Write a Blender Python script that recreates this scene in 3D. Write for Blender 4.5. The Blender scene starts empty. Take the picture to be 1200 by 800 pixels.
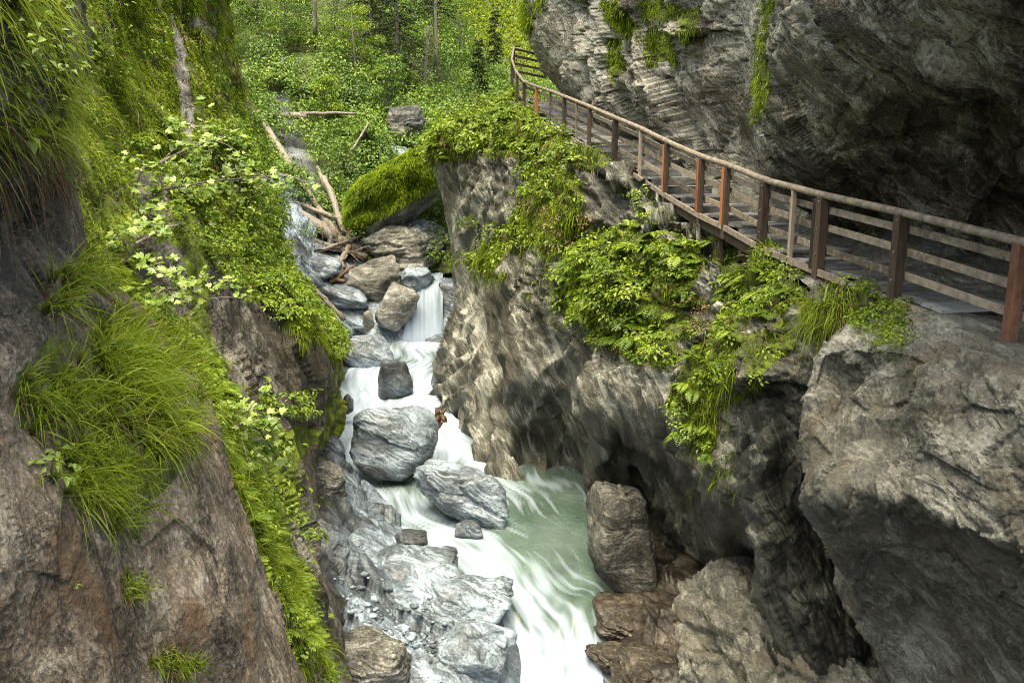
import bpy, math
import numpy as np
from mathutils import Vector

RNG = np.random.default_rng(11)
SC = bpy.context.scene
COL = SC.collection
PITCH = math.radians(12.0)
CS, SN = math.cos(PITCH), math.sin(PITCH)
FL = 1000.0                      # focal length in photograph pixels (1200 wide)

# ------------------------------------------------------------------ survey helpers
def P(px, py, Y):
    """the world point seen at (px, py) of the photograph at distance Y up the gorge"""
    v = (400.0 - py) / FL; u = (px - 600.0) / FL
    t = Y / (CS + v * SN)
    return np.array([u * t, Y, t * (-SN + v * CS)])

def W(px, Y, z):
    """the world point at distance Y and height z whose bearing is that of column px"""
    r = z / Y
    v = (r * CS + SN) / (CS - r * SN)
    t = Y / (CS + v * SN)
    return np.array([(px - 600.0) / FL * t, Y, z])

def project(p):
    f = p[:, 1] * CS - p[:, 2] * SN
    u = p[:, 2] * CS + p[:, 1] * SN
    f = np.maximum(f, 0.05)
    return 600 + FL * p[:, 0] / f, 400 - FL * u / f

# ------------------------------------------------------------------ noise
_pr = np.random.default_rng(5)
_perm = _pr.permutation(4096).astype(np.int64)
_perm2 = np.concatenate([_perm, _perm])
_g = _pr.normal(size=(4096, 3)); _g /= np.linalg.norm(_g, axis=1)[:, None]
_r01 = _pr.random((4096, 4))

def _h(ix, iy, iz):
    a = _perm2[ix & 4095]
    b = _perm2[(a + iy) & 4095]
    return _perm2[(b + iz) & 4095]

def noise(p):
    i = np.floor(p).astype(np.int64); f = p - i
    w = f * f * f * (f * (f * 6 - 15) + 10)
    out = np.zeros(len(p))
    for dx in (0, 1):
        wx = w[:, 0] if dx else 1 - w[:, 0]
        for dy in (0, 1):
            wy = w[:, 1] if dy else 1 - w[:, 1]
            for dz in (0, 1):
                wz = w[:, 2] if dz else 1 - w[:, 2]
                g = _g[_h(i[:, 0] + dx, i[:, 1] + dy, i[:, 2] + dz)]
                d = (g[:, 0] * (f[:, 0] - dx) + g[:, 1] * (f[:, 1] - dy) + g[:, 2] * (f[:, 2] - dz))
                out += wx * wy * wz * d
    return out * 1.5

def fbm(p, o=4, gain=0.5, lac=2.03):
    s = np.zeros(len(p)); a = 1.0; q = p.copy()
    for k in range(o):
        s += a * noise(q + 17.3 * k); a *= gain; q = q * lac
    return s

def ridged(p, o=4, gain=0.5):
    s = np.zeros(len(p)); a = 1.0; q = p.copy()
    for k in range(o):
        s += a * (1 - 2 * np.abs(noise(q + 9.1 * k))); a *= gain; q = q * 2.05
    return s

def facet(p, tilt=0.6):
    """fractured rock: every cell is a plane of its own tilt and step"""
    i = np.floor(p).astype(np.int64)
    best = np.full(len(p), 1e9); sec = np.full(len(p), 1e9); bd = np.zeros(len(p))
    for dx in (-1, 0, 1):
        for dy in (-1, 0, 1):
            for dz in (-1, 0, 1):
                c = i + np.array([dx, dy, dz])
                h = _h(c[:, 0], c[:, 1], c[:, 2])
                ctr = c + _r01[h][:, :3]
                v = p - ctr
                d2 = (v * v).sum(1)
                m = d2 < best
                sec = np.where(m, best, np.minimum(sec, d2))
                val = (_g[h] * v).sum(1) * tilt + (_r01[h][:, 3] - 0.5)
                best = np.where(m, d2, best); bd = np.where(m, val, bd)
    return bd, np.sqrt(sec) - np.sqrt(best)

def frame(nrm, along, sn, sa, sb):
    """rows = strata axes scaled: normal, along, the third"""
    n = np.array(nrm, float); n /= np.linalg.norm(n)
    a = np.array(along, float); a -= n * a.dot(n); a /= np.linalg.norm(a)
    b = np.cross(n, a)
    return np.stack([n * sn, a * sa, b * sb])

def smooth(x, a, b):
    t = np.clip((x - a) / (b - a), 0, 1)
    return t * t * (3 - 2 * t)

def inpoly(px, py, poly):
    poly = np.asarray(poly, float); n = len(poly); c = np.zeros(len(px), bool)
    j = n - 1
    for i in range(n):
        xi, yi = poly[i]; xj, yj = poly[j]
        cond = ((yi > py) != (yj > py)) & (px < (xj - xi) * (py - yi) / ((yj - yi) if yj != yi else 1e-9) + xi)
        c ^= cond; j = i
    return c

# ------------------------------------------------------------------ meshes
def make_mesh(name, verts, faces, attrs=None, smooth_shade=True, face_attr=None):
    me = bpy.data.meshes.new(name)
    verts = np.ascontiguousarray(verts, dtype=np.float32); faces = np.ascontiguousarray(faces, dtype=np.int32)
    nf, k = faces.shape
    me.vertices.add(len(verts)); me.vertices.foreach_set('co', verts.ravel())
    me.loops.add(nf * k); me.loops.foreach_set('vertex_index', faces.ravel())
    me.polygons.add(nf); me.polygons.foreach_set('loop_start', np.arange(0, nf * k, k, dtype=np.int32))
    me.polygons.foreach_set('use_smooth', np.full(nf, smooth_shade, dtype=bool))
    me.update(calc_edges=True)
    for kx, a in (attrs or {}).items():
        at = me.attributes.new(kx, 'FLOAT', 'POINT'); at.data.foreach_set('value', np.ascontiguousarray(a, dtype=np.float32))
    return me

def link(name, me, mat, parent=None, loc=None):
    o = bpy.data.objects.new(name, me); COL.objects.link(o)
    if me is not None and mat is not None:
        me.materials.append(mat)
    if parent is not None: o.parent = parent
    if loc is not None: o.location = loc
    return o

def tag(o, label=None, cat=None, group=None, kind=None):
    if label: o['label'] = label
    if cat: o['category'] = cat
    if group: o['group'] = group
    if kind: o['kind'] = kind
    return o

def empty(name, loc, label, cat, group=None):
    o = bpy.data.objects.new(name, None); COL.objects.link(o); o.location = loc; o.empty_display_size = 0.1
    return tag(o, label, cat, group)

class MB:
    """collects polygons of any size into one mesh"""
    def __init__(self): self.v = []; self.f = []; self.a = []
    def add(self, v, f, rnd=0.5):
        b = len(self.v); self.v += [tuple(x) for x in v]; self.f += [tuple(i + b for i in q) for q in f]
        self.a += [rnd] * len(v)
    def box(self, c, ax, ay, az, rnd=0.5, bev=0.0):
        c, ax, ay, az = (np.array(q, float) for q in (c, ax, ay, az))
        v = [c + sx * ax + sy * ay + sz * az for sx in (-1, 1) for sy in (-1, 1) for sz in (-1, 1)]
        self.add(v, [(0, 1, 3, 2), (4, 6, 7, 5), (0, 4, 5, 1), (2, 3, 7, 6), (0, 2, 6, 4), (1, 5, 7, 3)], rnd)
    def tube(self, pts, rad, n=10, rnd=0.5, rough=0.0):
        pts = [np.array(p, float) for p in pts]; rings = []
        for i, p in enumerate(pts):
            t = pts[min(i + 1, len(pts) - 1)] - pts[max(i - 1, 0)]; t /= np.linalg.norm(t) + 1e-9
            a = np.cross(t, (0, 0, 1.0)); 
            if np.linalg.norm(a) < 0.1: a = np.cross(t, (0, 1.0, 0))
            a /= np.linalg.norm(a); b = np.cross(t, a)
            r = rad[i] if hasattr(rad, '__len__') else rad
            rings.append([p + (a * math.cos(q) + b * math.sin(q)) * r * (1 + rough * RNG.normal()) for q in np.linspace(0, 2 * math.pi, n, endpoint=False)])
        v = [x for r in rings for x in r]; f = []
        for i in range(len(pts) - 1):
            for j in range(n):
                f.append((i * n + j, i * n + (j + 1) % n, (i + 1) * n + (j + 1) % n, (i + 1) * n + j))
        f.append(tuple(range(n - 1, -1, -1))); f.append(tuple(range((len(pts) - 1) * n, len(pts) * n)))
        self.add(v, f, rnd)
    def build(self, name, mat, parent=None, origin=None, smooth_shade=False, bevel=0.0):
        me = bpy.data.meshes.new(name)
        o0 = np.array(origin if origin is not None else (0, 0, 0), float)
        me.from_pydata([tuple(np.array(q) - o0) for q in self.v], [], self.f); me.update()
        at = me.attributes.new('rnd', 'FLOAT', 'POINT'); at.data.foreach_set('value', np.array(self.a, dtype=np.float32))
        if smooth_shade: me.polygons.foreach_set('use_smooth', np.ones(len(me.polygons), bool))
        o = link(name, me, mat, parent, None if parent is not None else tuple(o0))
        if bevel:
            m = o.modifiers.new('bevel', 'BEVEL'); m.width = bevel; m.segments = 2; m.limit_method = 'ANGLE'
        return o

# ------------------------------------------------------------------ materials
class NT:
    def __init__(self, name):
        self.m = bpy.data.materials.new(name); self.m.use_nodes = True
        self.t = self.m.node_tree; self.t.nodes.clear()
        self.out = self.n('ShaderNodeOutputMaterial')
    def n(self, ty, **kw):
        nd = self.t.nodes.new(ty)
        for k, v in kw.items(): setattr(nd, k, v)
        return nd
    def l(self, a, b): self.t.links.new(a, b)
    def setin(self, sock, v):
        if hasattr(v, 'is_linked') or isinstance(v, bpy.types.NodeSocket): self.l(v, sock)
        else: sock.default_value = v
    def math(self, op, a, b=0.0, clamp=False):
        nd = self.n('ShaderNodeMath', operation=op, use_clamp=clamp); self.setin(nd.inputs[0], a); self.setin(nd.inputs[1], b); return nd.outputs[0]
    def mix(self, f, a, b, ty='MIX'):
        nd = self.n('ShaderNodeMix', data_type='RGBA', blend_type=ty)
        self.setin(nd.inputs['Factor'], f)
        for s, v in ((nd.inputs[6], a), (nd.inputs[7], b)):
            self.setin(s, v if not isinstance(v, tuple) else (v + (1.0,) if len(v) == 3 else v))
        return nd.outputs[2]
    def noise(self, co, scale, detail=6, rough=0.55, dist=0.0):
        nd = self.n('ShaderNodeTexNoise'); self.l(co, nd.inputs['Vector'])
        nd.inputs['Scale'].default_value = scale; nd.inputs['Detail'].default_value = detail
        nd.inputs['Roughness'].default_value = rough; nd.inputs['Distortion'].default_value = dist
        return nd.outputs['Fac']
    def ramp(self, f, stops, interp='LINEAR'):
        nd = self.n('ShaderNodeValToRGB'); self.l(f, nd.inputs[0]); cr = nd.color_ramp; cr.interpolation = interp
        while len(cr.elements) < len(stops): cr.elements.new(0.5)
        for e, (p, c) in zip(cr.elements, stops):
            e.position = p; e.color = (c, c, c, 1) if not isinstance(c, tuple) else tuple(c) + (1,)
        return nd.outputs[0]
    def mapping(self, co, rot, scale):
        nd = self.n('ShaderNodeMapping'); nd.vector_type = 'TEXTURE' if False else 'POINT'
        self.l(co, nd.inputs[0]); nd.inputs['Rotation'].default_value = rot; nd.inputs['Scale'].default_value = scale
        return nd.outputs[0]
    def attr(self, name):
        nd = self.n('ShaderNodeAttribute', attribute_name=name); return nd.outputs['Fac']
    def bump(self, h, strength, dist, prev=None):
        nd = self.n('ShaderNodeBump'); self.l(h, nd.inputs['Height']); nd.inputs['Strength'].default_value = strength; nd.inputs['Distance'].default_value = dist
        if prev is not None: self.l(prev, nd.inputs['Normal'])
        return nd.outputs[0]

def rock_mat(name, dark, mid, light, nrm, along, lo=0.35, hi=0.68, stretch=(2.2, 0.35, 0.8), sc=1.0, warp=0.6, rough=(0.45, 0.8),
             stain=None, vein=0.0, fine=22.0, bump=(0.6, 0.5), local=False, moss=((0.045, 0.06, 0.008), (0.17, 0.21, 0.015)), brown=(0.07, 0.05, 0.03), spec=0.4, crack=0.9, b2=1.0, crack2=0.35, fw=0.5):
    k = NT(name)
    if local: co = k.n('ShaderNodeTexCoord').outputs['Object']
    else: co = k.n('ShaderNodeNewGeometry').outputs['Position']
    # strata coordinates: dot products with the three strata axes
    M = frame(nrm, along, *stretch)
    comb = k.n('ShaderNodeCombineXYZ')
    wn = k.n('ShaderNodeTexNoise'); k.l(co, wn.inputs['Vector']); wn.inputs['Scale'].default_value = 0.8 * sc; wn.inputs['Detail'].default_value = 3
    wv = k.n('ShaderNodeVectorMath', operation='MULTIPLY_ADD'); k.l(wn.outputs['Color'], wv.inputs[0]); wv.inputs[1].default_value = (warp,) * 3; k.l(co, wv.inputs[2])
    for i in range(3):
        d = k.n('ShaderNodeVectorMath', operation='DOT_PRODUCT'); k.l(wv.outputs[0], d.inputs[0]); d.inputs[1].default_value = tuple(M[i]); k.l(d.outputs['Value'], comb.inputs[i])
    sco = comb.outputs[0]
    st = k.noise(sco, 2.0 * sc, 9, 0.62, 0.3)
    st2 = k.noise(sco, 9.0 * sc, 8, 0.65, 0.2)
    big = k.noise(co, 0.55 * sc, 5, 0.55)
    fn = k.noise(co, fine, 8, 0.65)
    s = k.math('ADD', k.math('MULTIPLY', st, 0.6), k.math('MULTIPLY', st2, 0.4))
    s = k.math('ADD', s, k.math('MULTIPLY', k.math('SUBTRACT', big, 0.5), 0.5))
    s = k.math('ADD', s, k.math('MULTIPLY', k.math('SUBTRACT', fn, 0.5), fw))
    tone = k.attr('tone')                       # rock kind plus painted crest and undercut light: >0 paler, <0 darker wet schist
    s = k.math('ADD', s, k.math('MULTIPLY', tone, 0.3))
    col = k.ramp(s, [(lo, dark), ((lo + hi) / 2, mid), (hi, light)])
    if vein:
        wvn = k.n('ShaderNodeTexWave', wave_type='BANDS', bands_direction='X'); k.l(sco, wvn.inputs['Vector'])
        wvn.inputs['Scale'].default_value = 1.2 * sc; wvn.inputs['Distortion'].default_value = 9.0; wvn.inputs['Detail'].default_value = 4; wvn.inputs['Detail Scale'].default_value = 1.0
        vv = k.ramp(wvn.outputs['Fac'], [(0.55, 0.0), (0.95, 1.0)])
        vv = k.math('MULTIPLY', vv, k.math('MULTIPLY', k.ramp(k.noise(co, 1.1 * sc, 3), [(0.4, 0.0), (0.6, 1.0)]), k.math('MULTIPLY', k.math('ADD', k.math('MULTIPLY', tone, 2.2), 1.0, True), vein)))
        col = k.mix(vv, col, tuple(min(1, x * 1.25) for x in light))
    if stain:
        sm = k.ramp(k.noise(co, 0.9 * sc, 5, 0.6), [(0.52, 0.0), (0.66, 1.0)])
        col = k.mix(k.math('MULTIPLY', sm, 0.75), col, k.mix(fn, stain, tuple(x * 0.45 for x in stain)))
    ck = k.math('MINIMUM', k.ramp(k.math('ABSOLUTE', k.math('SUBTRACT', st, 0.5)), [(0.0, 0.0), (0.022, 1.0)]), k.ramp(k.math('ABSOLUTE', k.math('SUBTRACT', st2, 0.47)), [(0.0, crack2), (0.03, 1.0)]))
    ckm = k.math('MAXIMUM', ck, k.ramp(k.noise(co, 1.7 * sc, 4), [(0.42, 0.0), (0.62, 1.0)]))
    col = k.mix(k.math('MULTIPLY', k.math('SUBTRACT', 1.0, ckm), crack), col, tuple(x * 0.7 for x in dark))
    rg = k.ramp(st2, [(0.3, rough[0]), (0.7, rough[1])])
    ea = k.attr('earth'); col = k.mix(ea, col, k.ramp(s, [(lo, (0.02, 0.016, 0.012)), ((lo + hi) / 2, (0.088, 0.07, 0.052)), (hi, (0.26, 0.22, 0.175))]))
    # moss and soil grown on the rock, where the "moss" attribute says it grows
    mo = k.attr('moss')
    mn = k.noise(co, 5.0, 6, 0.65)
    mf = k.math('ADD', mo, k.math('MULTIPLY', k.math('SUBTRACT', mn, 0.5), 1.1))
    mf = k.ramp(mf, [(0.42, 0.0), (0.6, 1.0)])
    mcol = k.ramp(k.noise(co, 2.6, 7, 0.65), [(0.3, brown), (0.45, moss[0]), (0.68, moss[1])])
    col = k.mix(mf, col, mcol)
    bs = k.n('ShaderNodeBsdfPrincipled')
    k.l(col, bs.inputs['Base Color']); bs.inputs['Specular IOR Level'].default_value = spec
    rgm = k.math('MAXIMUM', rg, k.math('MULTIPLY', mf, 0.9)); k.l(rgm, bs.inputs['Roughness'])
    b = k.bump(st, bump[0], 0.12 / sc); b = k.bump(st2, bump[0] * b2, 0.05 / sc, b); b = k.bump(k.math('MULTIPLY', ckm, 1.0), 0.5 * crack, 0.04 / sc, b); b = k.bump(fn, bump[1], 0.5 / fine, b)
    k.l(b, bs.inputs['Normal']); k.l(bs.outputs[0], k.out.inputs[0])
    return k.m

def leaf_mat(name, cols, tip=None, base=None, trans=0.35, rough=0.5, spec=0.35):
    """cols: ramp over the random value of a leaf or blade"""
    k = NT(name)
    r = k.attr('rnd'); n = len(cols)
    c = k.ramp(r, [(i / (n - 1), q) for i, q in enumerate(cols)])
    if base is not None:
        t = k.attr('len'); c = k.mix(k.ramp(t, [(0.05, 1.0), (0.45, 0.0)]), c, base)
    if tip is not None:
        t = k.attr('len'); c = k.mix(k.ramp(t, [(0.6, 0.0), (1.0, 0.8)]), c, tip)
    bs = k.n('ShaderNodeBsdfPrincipled'); k.l(c, bs.inputs['Base Color']); bs.inputs['Roughness'].default_value = rough; bs.inputs['Specular IOR Level'].default_value = spec
    tr = k.n('ShaderNodeBsdfTranslucent'); k.l(k.mix(0.5, c, k.mix(1.0, c, (1.0, 1.0, 0.45), 'MULTIPLY')), tr.inputs[0])
    mx = k.n('ShaderNodeMixShader'); mx.inputs[0].default_value = trans
    k.l(bs.outputs[0], mx.inputs[1]); k.l(tr.outputs[0], mx.inputs[2]); k.l(mx.outputs[0], k.out.inputs[0])
    return k.m

def wood_mat(name, dark, light, axis=(1, 8, 8), rough=0.7, sc=3.0, bump=0.4):
    k = NT(name)
    co = k.n('ShaderNodeTexCoord').outputs['Object']
    g = k.noise(k.mapping(co, (0, 0, 0), axis), sc, 7, 0.6, 0.4)
    f = k.noise(co, 14, 6, 0.6)
    s = k.math('ADD', k.math('MULTIPLY', g, 0.7), k.math('MULTIPLY', f, 0.3))
    s = k.math('ADD', s, k.math('MULTIPLY', k.math('SUBTRACT', k.attr('rnd'), 0.5), 0.35))
    c = k.ramp(s, [(0.33, dark), (0.66, light)])
    bs = k.n('ShaderNodeBsdfPrincipled'); k.l(c, bs.inputs['Base Color']); bs.inputs['Roughness'].default_value = rough
    k.l(k.bump(s, bump, 0.01), bs.inputs['Normal']); k.l(bs.outputs[0], k.out.inputs[0])
    return k.m

# ------------------------------------------------------------------ landform sheets
def cr(A, s):
    A = np.concatenate([[2 * A[0] - A[1]], A, [2 * A[-1] - A[-2]]])
    i = np.clip(np.floor(s).astype(int), 0, len(A) - 4); f = (s - i)
    f = f.reshape((-1,) + (1,) * (A.ndim - 1))
    p0, p1, p2, p3 = A[i], A[i + 1], A[i + 2], A[i + 3]
    return 0.5 * (2 * p1 + (p2 - p0) * f + (2 * p0 - 5 * p1 + 4 * p2 - p3) * f * f + (3 * p1 - p0 - 3 * p2 + p3) * f ** 3)

def params(A, step, axis):
    """how finely to sample each span of the control net, from its size in the picture"""
    px, py = project(A.reshape(-1, 3)); q = np.stack([np.clip(px, -150, 1350), np.clip(py, -150, 950)], 1).reshape(A.shape[:2] + (2,))
    d = np.abs(np.diff(q, axis=axis)); L = np.sqrt((d ** 2).sum(2)); L = L.max(axis=1 - axis)
    D = np.linalg.norm(np.diff(A, axis=axis), axis=2); m = np.abs(A[..., 1]); m = (m[1:] + m[:-1]) / 2 if axis == 0 else (m[:, 1:] + m[:, :-1]) / 2
    D = (D / np.maximum(m, 2.0) * 1000).mean(axis=1 - axis)                      # its true size, as seen side-on
    s = []
    for i, (l, l3) in enumerate(zip(L, D)):
        n = max(3, int(l / step), min(160, int(l3 / step / 2.2))); s += list(i + np.arange(n) / n)
    return np.array(s + [float(len(L))])

class Sheet: pass

def grid_faces(nr, nc):
    i = np.arange((nr - 1) * (nc - 1)); r = i // (nc - 1); c = i % (nc - 1); a = r * nc + c
    return np.stack([a, a + 1, a + nc + 1, a + nc], 1)

def grid_normals(G):
    du = np.gradient(G, axis=1); dv = np.gradient(G, axis=0)
    n = np.cross(du, dv); n /= np.linalg.norm(n, axis=2)[..., None] + 1e-9
    return n

def sheet(name, net, mat, step=2.6, disp=None, moss=None, tone=None, flip=None, world=False, build=True, earth=None):
    A = np.array(net, float) if world else np.array([[P(*q) for q in row] for row in net])
    G = cr(A, params(A, step, 0))
    G = cr(G.transpose(1, 0, 2), params(A, step, 1)).transpose(1, 0, 2)
    nr, nc = G.shape[:2]
    N = grid_normals(G)
    V = G.reshape(-1, 3)
    px, py = project(V); inside = (px > -50) & (px < 1250) & (py > -50) & (py < 850)
    sgn = np.sign(-(N.reshape(-1, 3) * V).sum(1)[inside].sum()) if flip is None else flip
    N = N * sgn
    if disp is not None:
        d = disp(V, N.reshape(-1, 3), px, py)
        if d.ndim == 1: d = d[:, None] * N.reshape(-1, 3)
        V = V + d
    N = grid_normals(V.reshape(nr, nc, 3)).reshape(-1, 3) * sgn
    px, py = project(V)
    F = grid_faces(nr, nc)
    if sgn < 0: F = F[:, ::-1]
    at = {'moss': np.clip(moss(px, py, V, N), 0, 1) if moss else np.zeros(len(V)), 'tone': tone(px, py, V, N) if tone else np.zeros(len(V))}
    if earth: at['earth'] = earth(px, py, V, N)
    s = Sheet(); s.V, s.N, s.F, s.px, s.py, s.moss, s.shape = V, N, F, px, py, at['moss'], (nr, nc)
    if build:
        s.o = link(name, make_mesh(name, V, F, at), mat)
    # face data for scattering
    q = V[F]; s.area = 0.5 * np.linalg.norm(np.cross(q[:, 2] - q[:, 0], q[:, 3] - q[:, 1]), axis=1)
    return s

def sample(s, dens, mask=None, seed=0):
    """random points of a sheet: dens per square metre, kept with probability mask(px, py, p, n)"""
    r = np.random.default_rng(seed)
    cnt = r.poisson(np.minimum(s.area * dens, 400)); f = np.repeat(np.arange(len(s.F)), cnt)
    u, v = r.random((2, len(f), 1)); a, b, c, d = (s.V[s.F[f, k]] for k in range(4))
    p = (a * (1 - u) + b * u) * (1 - v) + (d * (1 - u) + c * u) * v
    n = s.N[s.F[f, 0]]
    px, py = project(p)
    if mask is not None:
        m = mask(px, py, p, n); keep = r.random(len(p)) < m
        p, n = p[keep], n[keep]
    return p, n

def polymask(polys, blur=14.0, freq=0.9, grow=0.0):
    def fn(px, py, p, n):
        w1 = noise(p * freq) * blur + noise(p * freq * 3.1) * blur * 0.6; w2 = noise(p * freq + 40) * blur + noise(p * freq * 3.1 + 40) * blur * 0.6
        m = np.zeros(len(px), bool)
        for q in polys: m |= inpoly(px + w1, py + w2, q)
        return m.astype(float)
    return fn

# ------------------------------------------------------------------ plants as meshes
UP = np.array([0, 0, 1.0])
def unit(v): return v / (np.linalg.norm(v, axis=-1, keepdims=True) + 1e-9)

def blades(base, dirs, L, w, droop, S=4, rnd=None, seed=0):
    r = np.random.default_rng(seed); n = len(base)
    t = np.linspace(0, 1, S + 1)[None, :, None]
    L = np.broadcast_to(np.asarray(L, float), (n,))[:, None, None]; w = np.broadcast_to(np.asarray(w, float), (n,))[:, None, None]
    droop = np.broadcast_to(np.asarray(droop, float), (n,))[:, None, None]
    side = unit(np.cross(dirs, unit(r.normal(size=(n, 3)) * 0.5 + np.array([0, 1.0, 0.2]))))[:, None, :]
    curl = unit(r.normal(size=(n, 3)))[:, None, :] * 0.16
    pts = base[:, None, :] + dirs[:, None, :] * L * t * (1 - 0.25 * droop * t) - UP * (droop * L * t ** 2.1) + curl * L * t ** 2
    wd = w * (1 - t ** 1.8 * 0.93) * 0.5
    V = np.stack([pts - side * wd, pts + side * wd], 2).reshape(-1, 3)
    i = np.arange(n)[:, None] * (S + 1) * 2 + np.arange(S)[None, :] * 2
    i = i.ravel(); F = np.stack([i, i + 1, i + 3, i + 2], 1)
    rn = r.random(n) if rnd is None else rnd
    at = {'rnd': np.repeat(rn, (S + 1) * 2), 'len': np.tile(np.repeat(np.linspace(0, 1, S + 1), 2), n)}
    return V, F, at

def leaves(pos, nrm, ax, size, aspect=0.55, fold=0.18, rnd=None, seed=0):
    r = np.random.default_rng(seed); n = len(pos)
    nrm = unit(nrm); ax = unit(ax - nrm * (ax * nrm).sum(1, keepdims=True)); sd = np.cross(nrm, ax)
    s = np.broadcast_to(np.asarray(size, float), (n,))[:, None]
    w = s * aspect * 0.5
    V = np.stack([pos, pos + ax * s * 0.45 + sd * w + nrm * s * fold, pos + ax * s - nrm * s * 0.12, pos + ax * s * 0.45 - sd * w + nrm * s * fold], 1).reshape(-1, 3)
    i = np.arange(n) * 4
    F = np.concatenate([np.stack([i, i + 1, i + 2], 1), np.stack([i, i + 2, i + 3], 1)])
    rn = r.random(n) if rnd is None else rnd
    return V, F, {'rnd': np.repeat(rn, 4), 'len': np.tile(np.array([0, .5, 1, .5]), n)}

def lobed(pos, nrm, ax, size, seed=0):
    r = np.random.default_rng(seed); n = len(pos)
    nrm = unit(nrm); ax = unit(ax - nrm * (ax * nrm).sum(1, keepdims=True)); sd = np.cross(nrm, ax)
    s = np.broadcast_to(np.asarray(size, float), (n,))[:, None]
    out = [(0, 0, 0), (0.28, -0.06, .02), (0.56, 0.22, .10), (0.30, 0.38, .07), (0.42, 0.72, .10), (0.14, 0.66, .05), (0, 1.0, -.10), (-0.14, 0.66, .05), (-0.42, 0.72, .10), (-0.30, 0.38, .07), (-0.56, 0.22, .10), (-0.28, -0.06, .02)]
    V = np.stack([pos + sd * s * a + ax * s * b + nrm * s * c for a, b, c in out], 1).reshape(-1, 3)
    k = len(out); i = np.arange(n) * k
    F = np.concatenate([np.stack([i, i + q, i + q + 1], 1) for q in range(1, k - 1)])
    return V, F, {'rnd': np.repeat(r.random(n), k), 'len': np.tile(np.linspace(0, 1, k), n)}

def bush(centres, nrm, k, rad, leaf, seed=0, up=0.75, flat=0.7, aspect=0.55, tonevar=0.35):
    """k leaves round every centre, in a dome that leans out of the slope; each plant has its own tone"""
    r = np.random.default_rng(seed); n = len(centres)
    if n == 0: return None
    rad = np.broadcast_to(np.asarray(rad, float), (n,)); leaf = np.broadcast_to(np.asarray(leaf, float), (n,))
    d = unit(r.normal(size=(n, k, 3))); d[..., 2] = np.abs(d[..., 2]) * flat
    rr = r.random((n, k, 1)) ** 0.45
    p = centres[:, None, :] + (d + unit(nrm)[:, None, :] * 0.45) * rr * rad[:, None, None]
    ln = unit(d * 0.5 + UP * up + unit(nrm)[:, None, :] * 0.3 + r.normal(size=(n, k, 3)) * 0.35)
    ax = unit(d + r.normal(size=(n, k, 3)) * 0.5 - UP * 0.25)
    rn = np.clip(0.1 + 0.75 * r.random((n, 1)) * (1 - tonevar) + r.random((n, k)) * tonevar, 0, 1)
    sz = np.repeat(leaf, k) * (0.6 + 0.7 * r.random(n * k))
    return leaves(p.reshape(-1, 3), ln.reshape(-1, 3), ax.reshape(-1, 3), sz, aspect, rnd=rn.ravel(), seed=seed + 1)

def merge(parts):
    parts = [q for q in parts if q is not None and len(q[0])]
    V = []; F = []; at = {}; b = 0; mixed = len({q[1].shape[1] for q in parts}) > 1
    for v, f, a in parts:
        if mixed and f.shape[1] == 4: f = np.concatenate([f[:, :3], f[:, [0, 2, 3]]])
        V.append(v); F.append(f + b); b += len(v)
        for kx in a: at.setdefault(kx, []).append(a[kx])
    return np.concatenate(V), np.concatenate(F), {kx: np.concatenate(q) for kx, q in at.items()}

def plant_obj(name, parts, mat, parent=None, origin=None):
    V, F, at = merge(parts)
    if origin is not None: V = V - np.asarray(origin)
    return link(name, make_mesh(name, V, F, at), mat, parent, tuple(origin) if origin is not None and parent is None else None)

# ------------------------------------------------------------------ materials used
ST_RW = dict(nrm=(0.75, -0.2, 0.5), along=(0.25, 0.5, -0.8))
M_RIGHT = rock_mat('right_cliff_rock', (0.02, 0.018, 0.013), (0.108, 0.102, 0.08), (0.44, 0.43, 0.375), (0.8, 0.2, 0.4), (0.15, 0.35, -0.9), lo=0.36, hi=0.70,
                   stretch=(2.6, 0.13, 0.5), rough=(0.3, 0.6), warp=0.5, bump=(0.6, 0.35), fw=0.3)
M_NEAR = rock_mat('near_block_rock', (0.03, 0.028, 0.022), (0.132, 0.125, 0.10), (0.36, 0.345, 0.295), (0.7, -0.2, 0.6), (0.5, 0.3, -0.8), lo=0.3, hi=0.74,
                  stretch=(1.6, 0.35, 0.8), sc=1.3, rough=(0.5, 0.85), warp=0.6, fine=26, bump=(0.7, 0.9), stain=(0.18, 0.145, 0.10), crack=0.8)
M_UPPER = rock_mat('upper_cliff_rock', (0.02, 0.016, 0.010), (0.105, 0.09, 0.061), (0.40, 0.375, 0.31), (0.5, -0.35, 0.8), (0.8, 0.3, -0.55), lo=0.36, hi=0.70,
                   stretch=(2.6, 0.35, 0.8), rough=(0.35, 0.75), warp=0.9, bump=(0.8, 0.7), crack2=1.0)
M_LEFT = rock_mat('left_cliff_rock', (0.022, 0.018, 0.012), (0.10, 0.083, 0.06), (0.30, 0.275, 0.23), (0.9, 0.0, 0.35), (0.3, 0.1, -0.9), lo=0.35, hi=0.70,
                  rough=(0.45, 0.8), bump=(0.8, 0.8), moss=((0.07, 0.095, 0.01), (0.24, 0.30, 0.02)))
M_SLAB = rock_mat('left_slab_rock', (0.035, 0.027, 0.018), (0.215, 0.168, 0.118), (0.48, 0.42, 0.33), (0.93, -0.1, 0.36), (0.32, 0.05, -0.95), lo=0.33, hi=0.70,
                  stretch=(3.0, 0.5, 1.2), sc=2.2, warp=0.25, rough=(0.5, 0.85), stain=(0.23, 0.125, 0.06), fine=48, bump=(0.8, 1.0))
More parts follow.
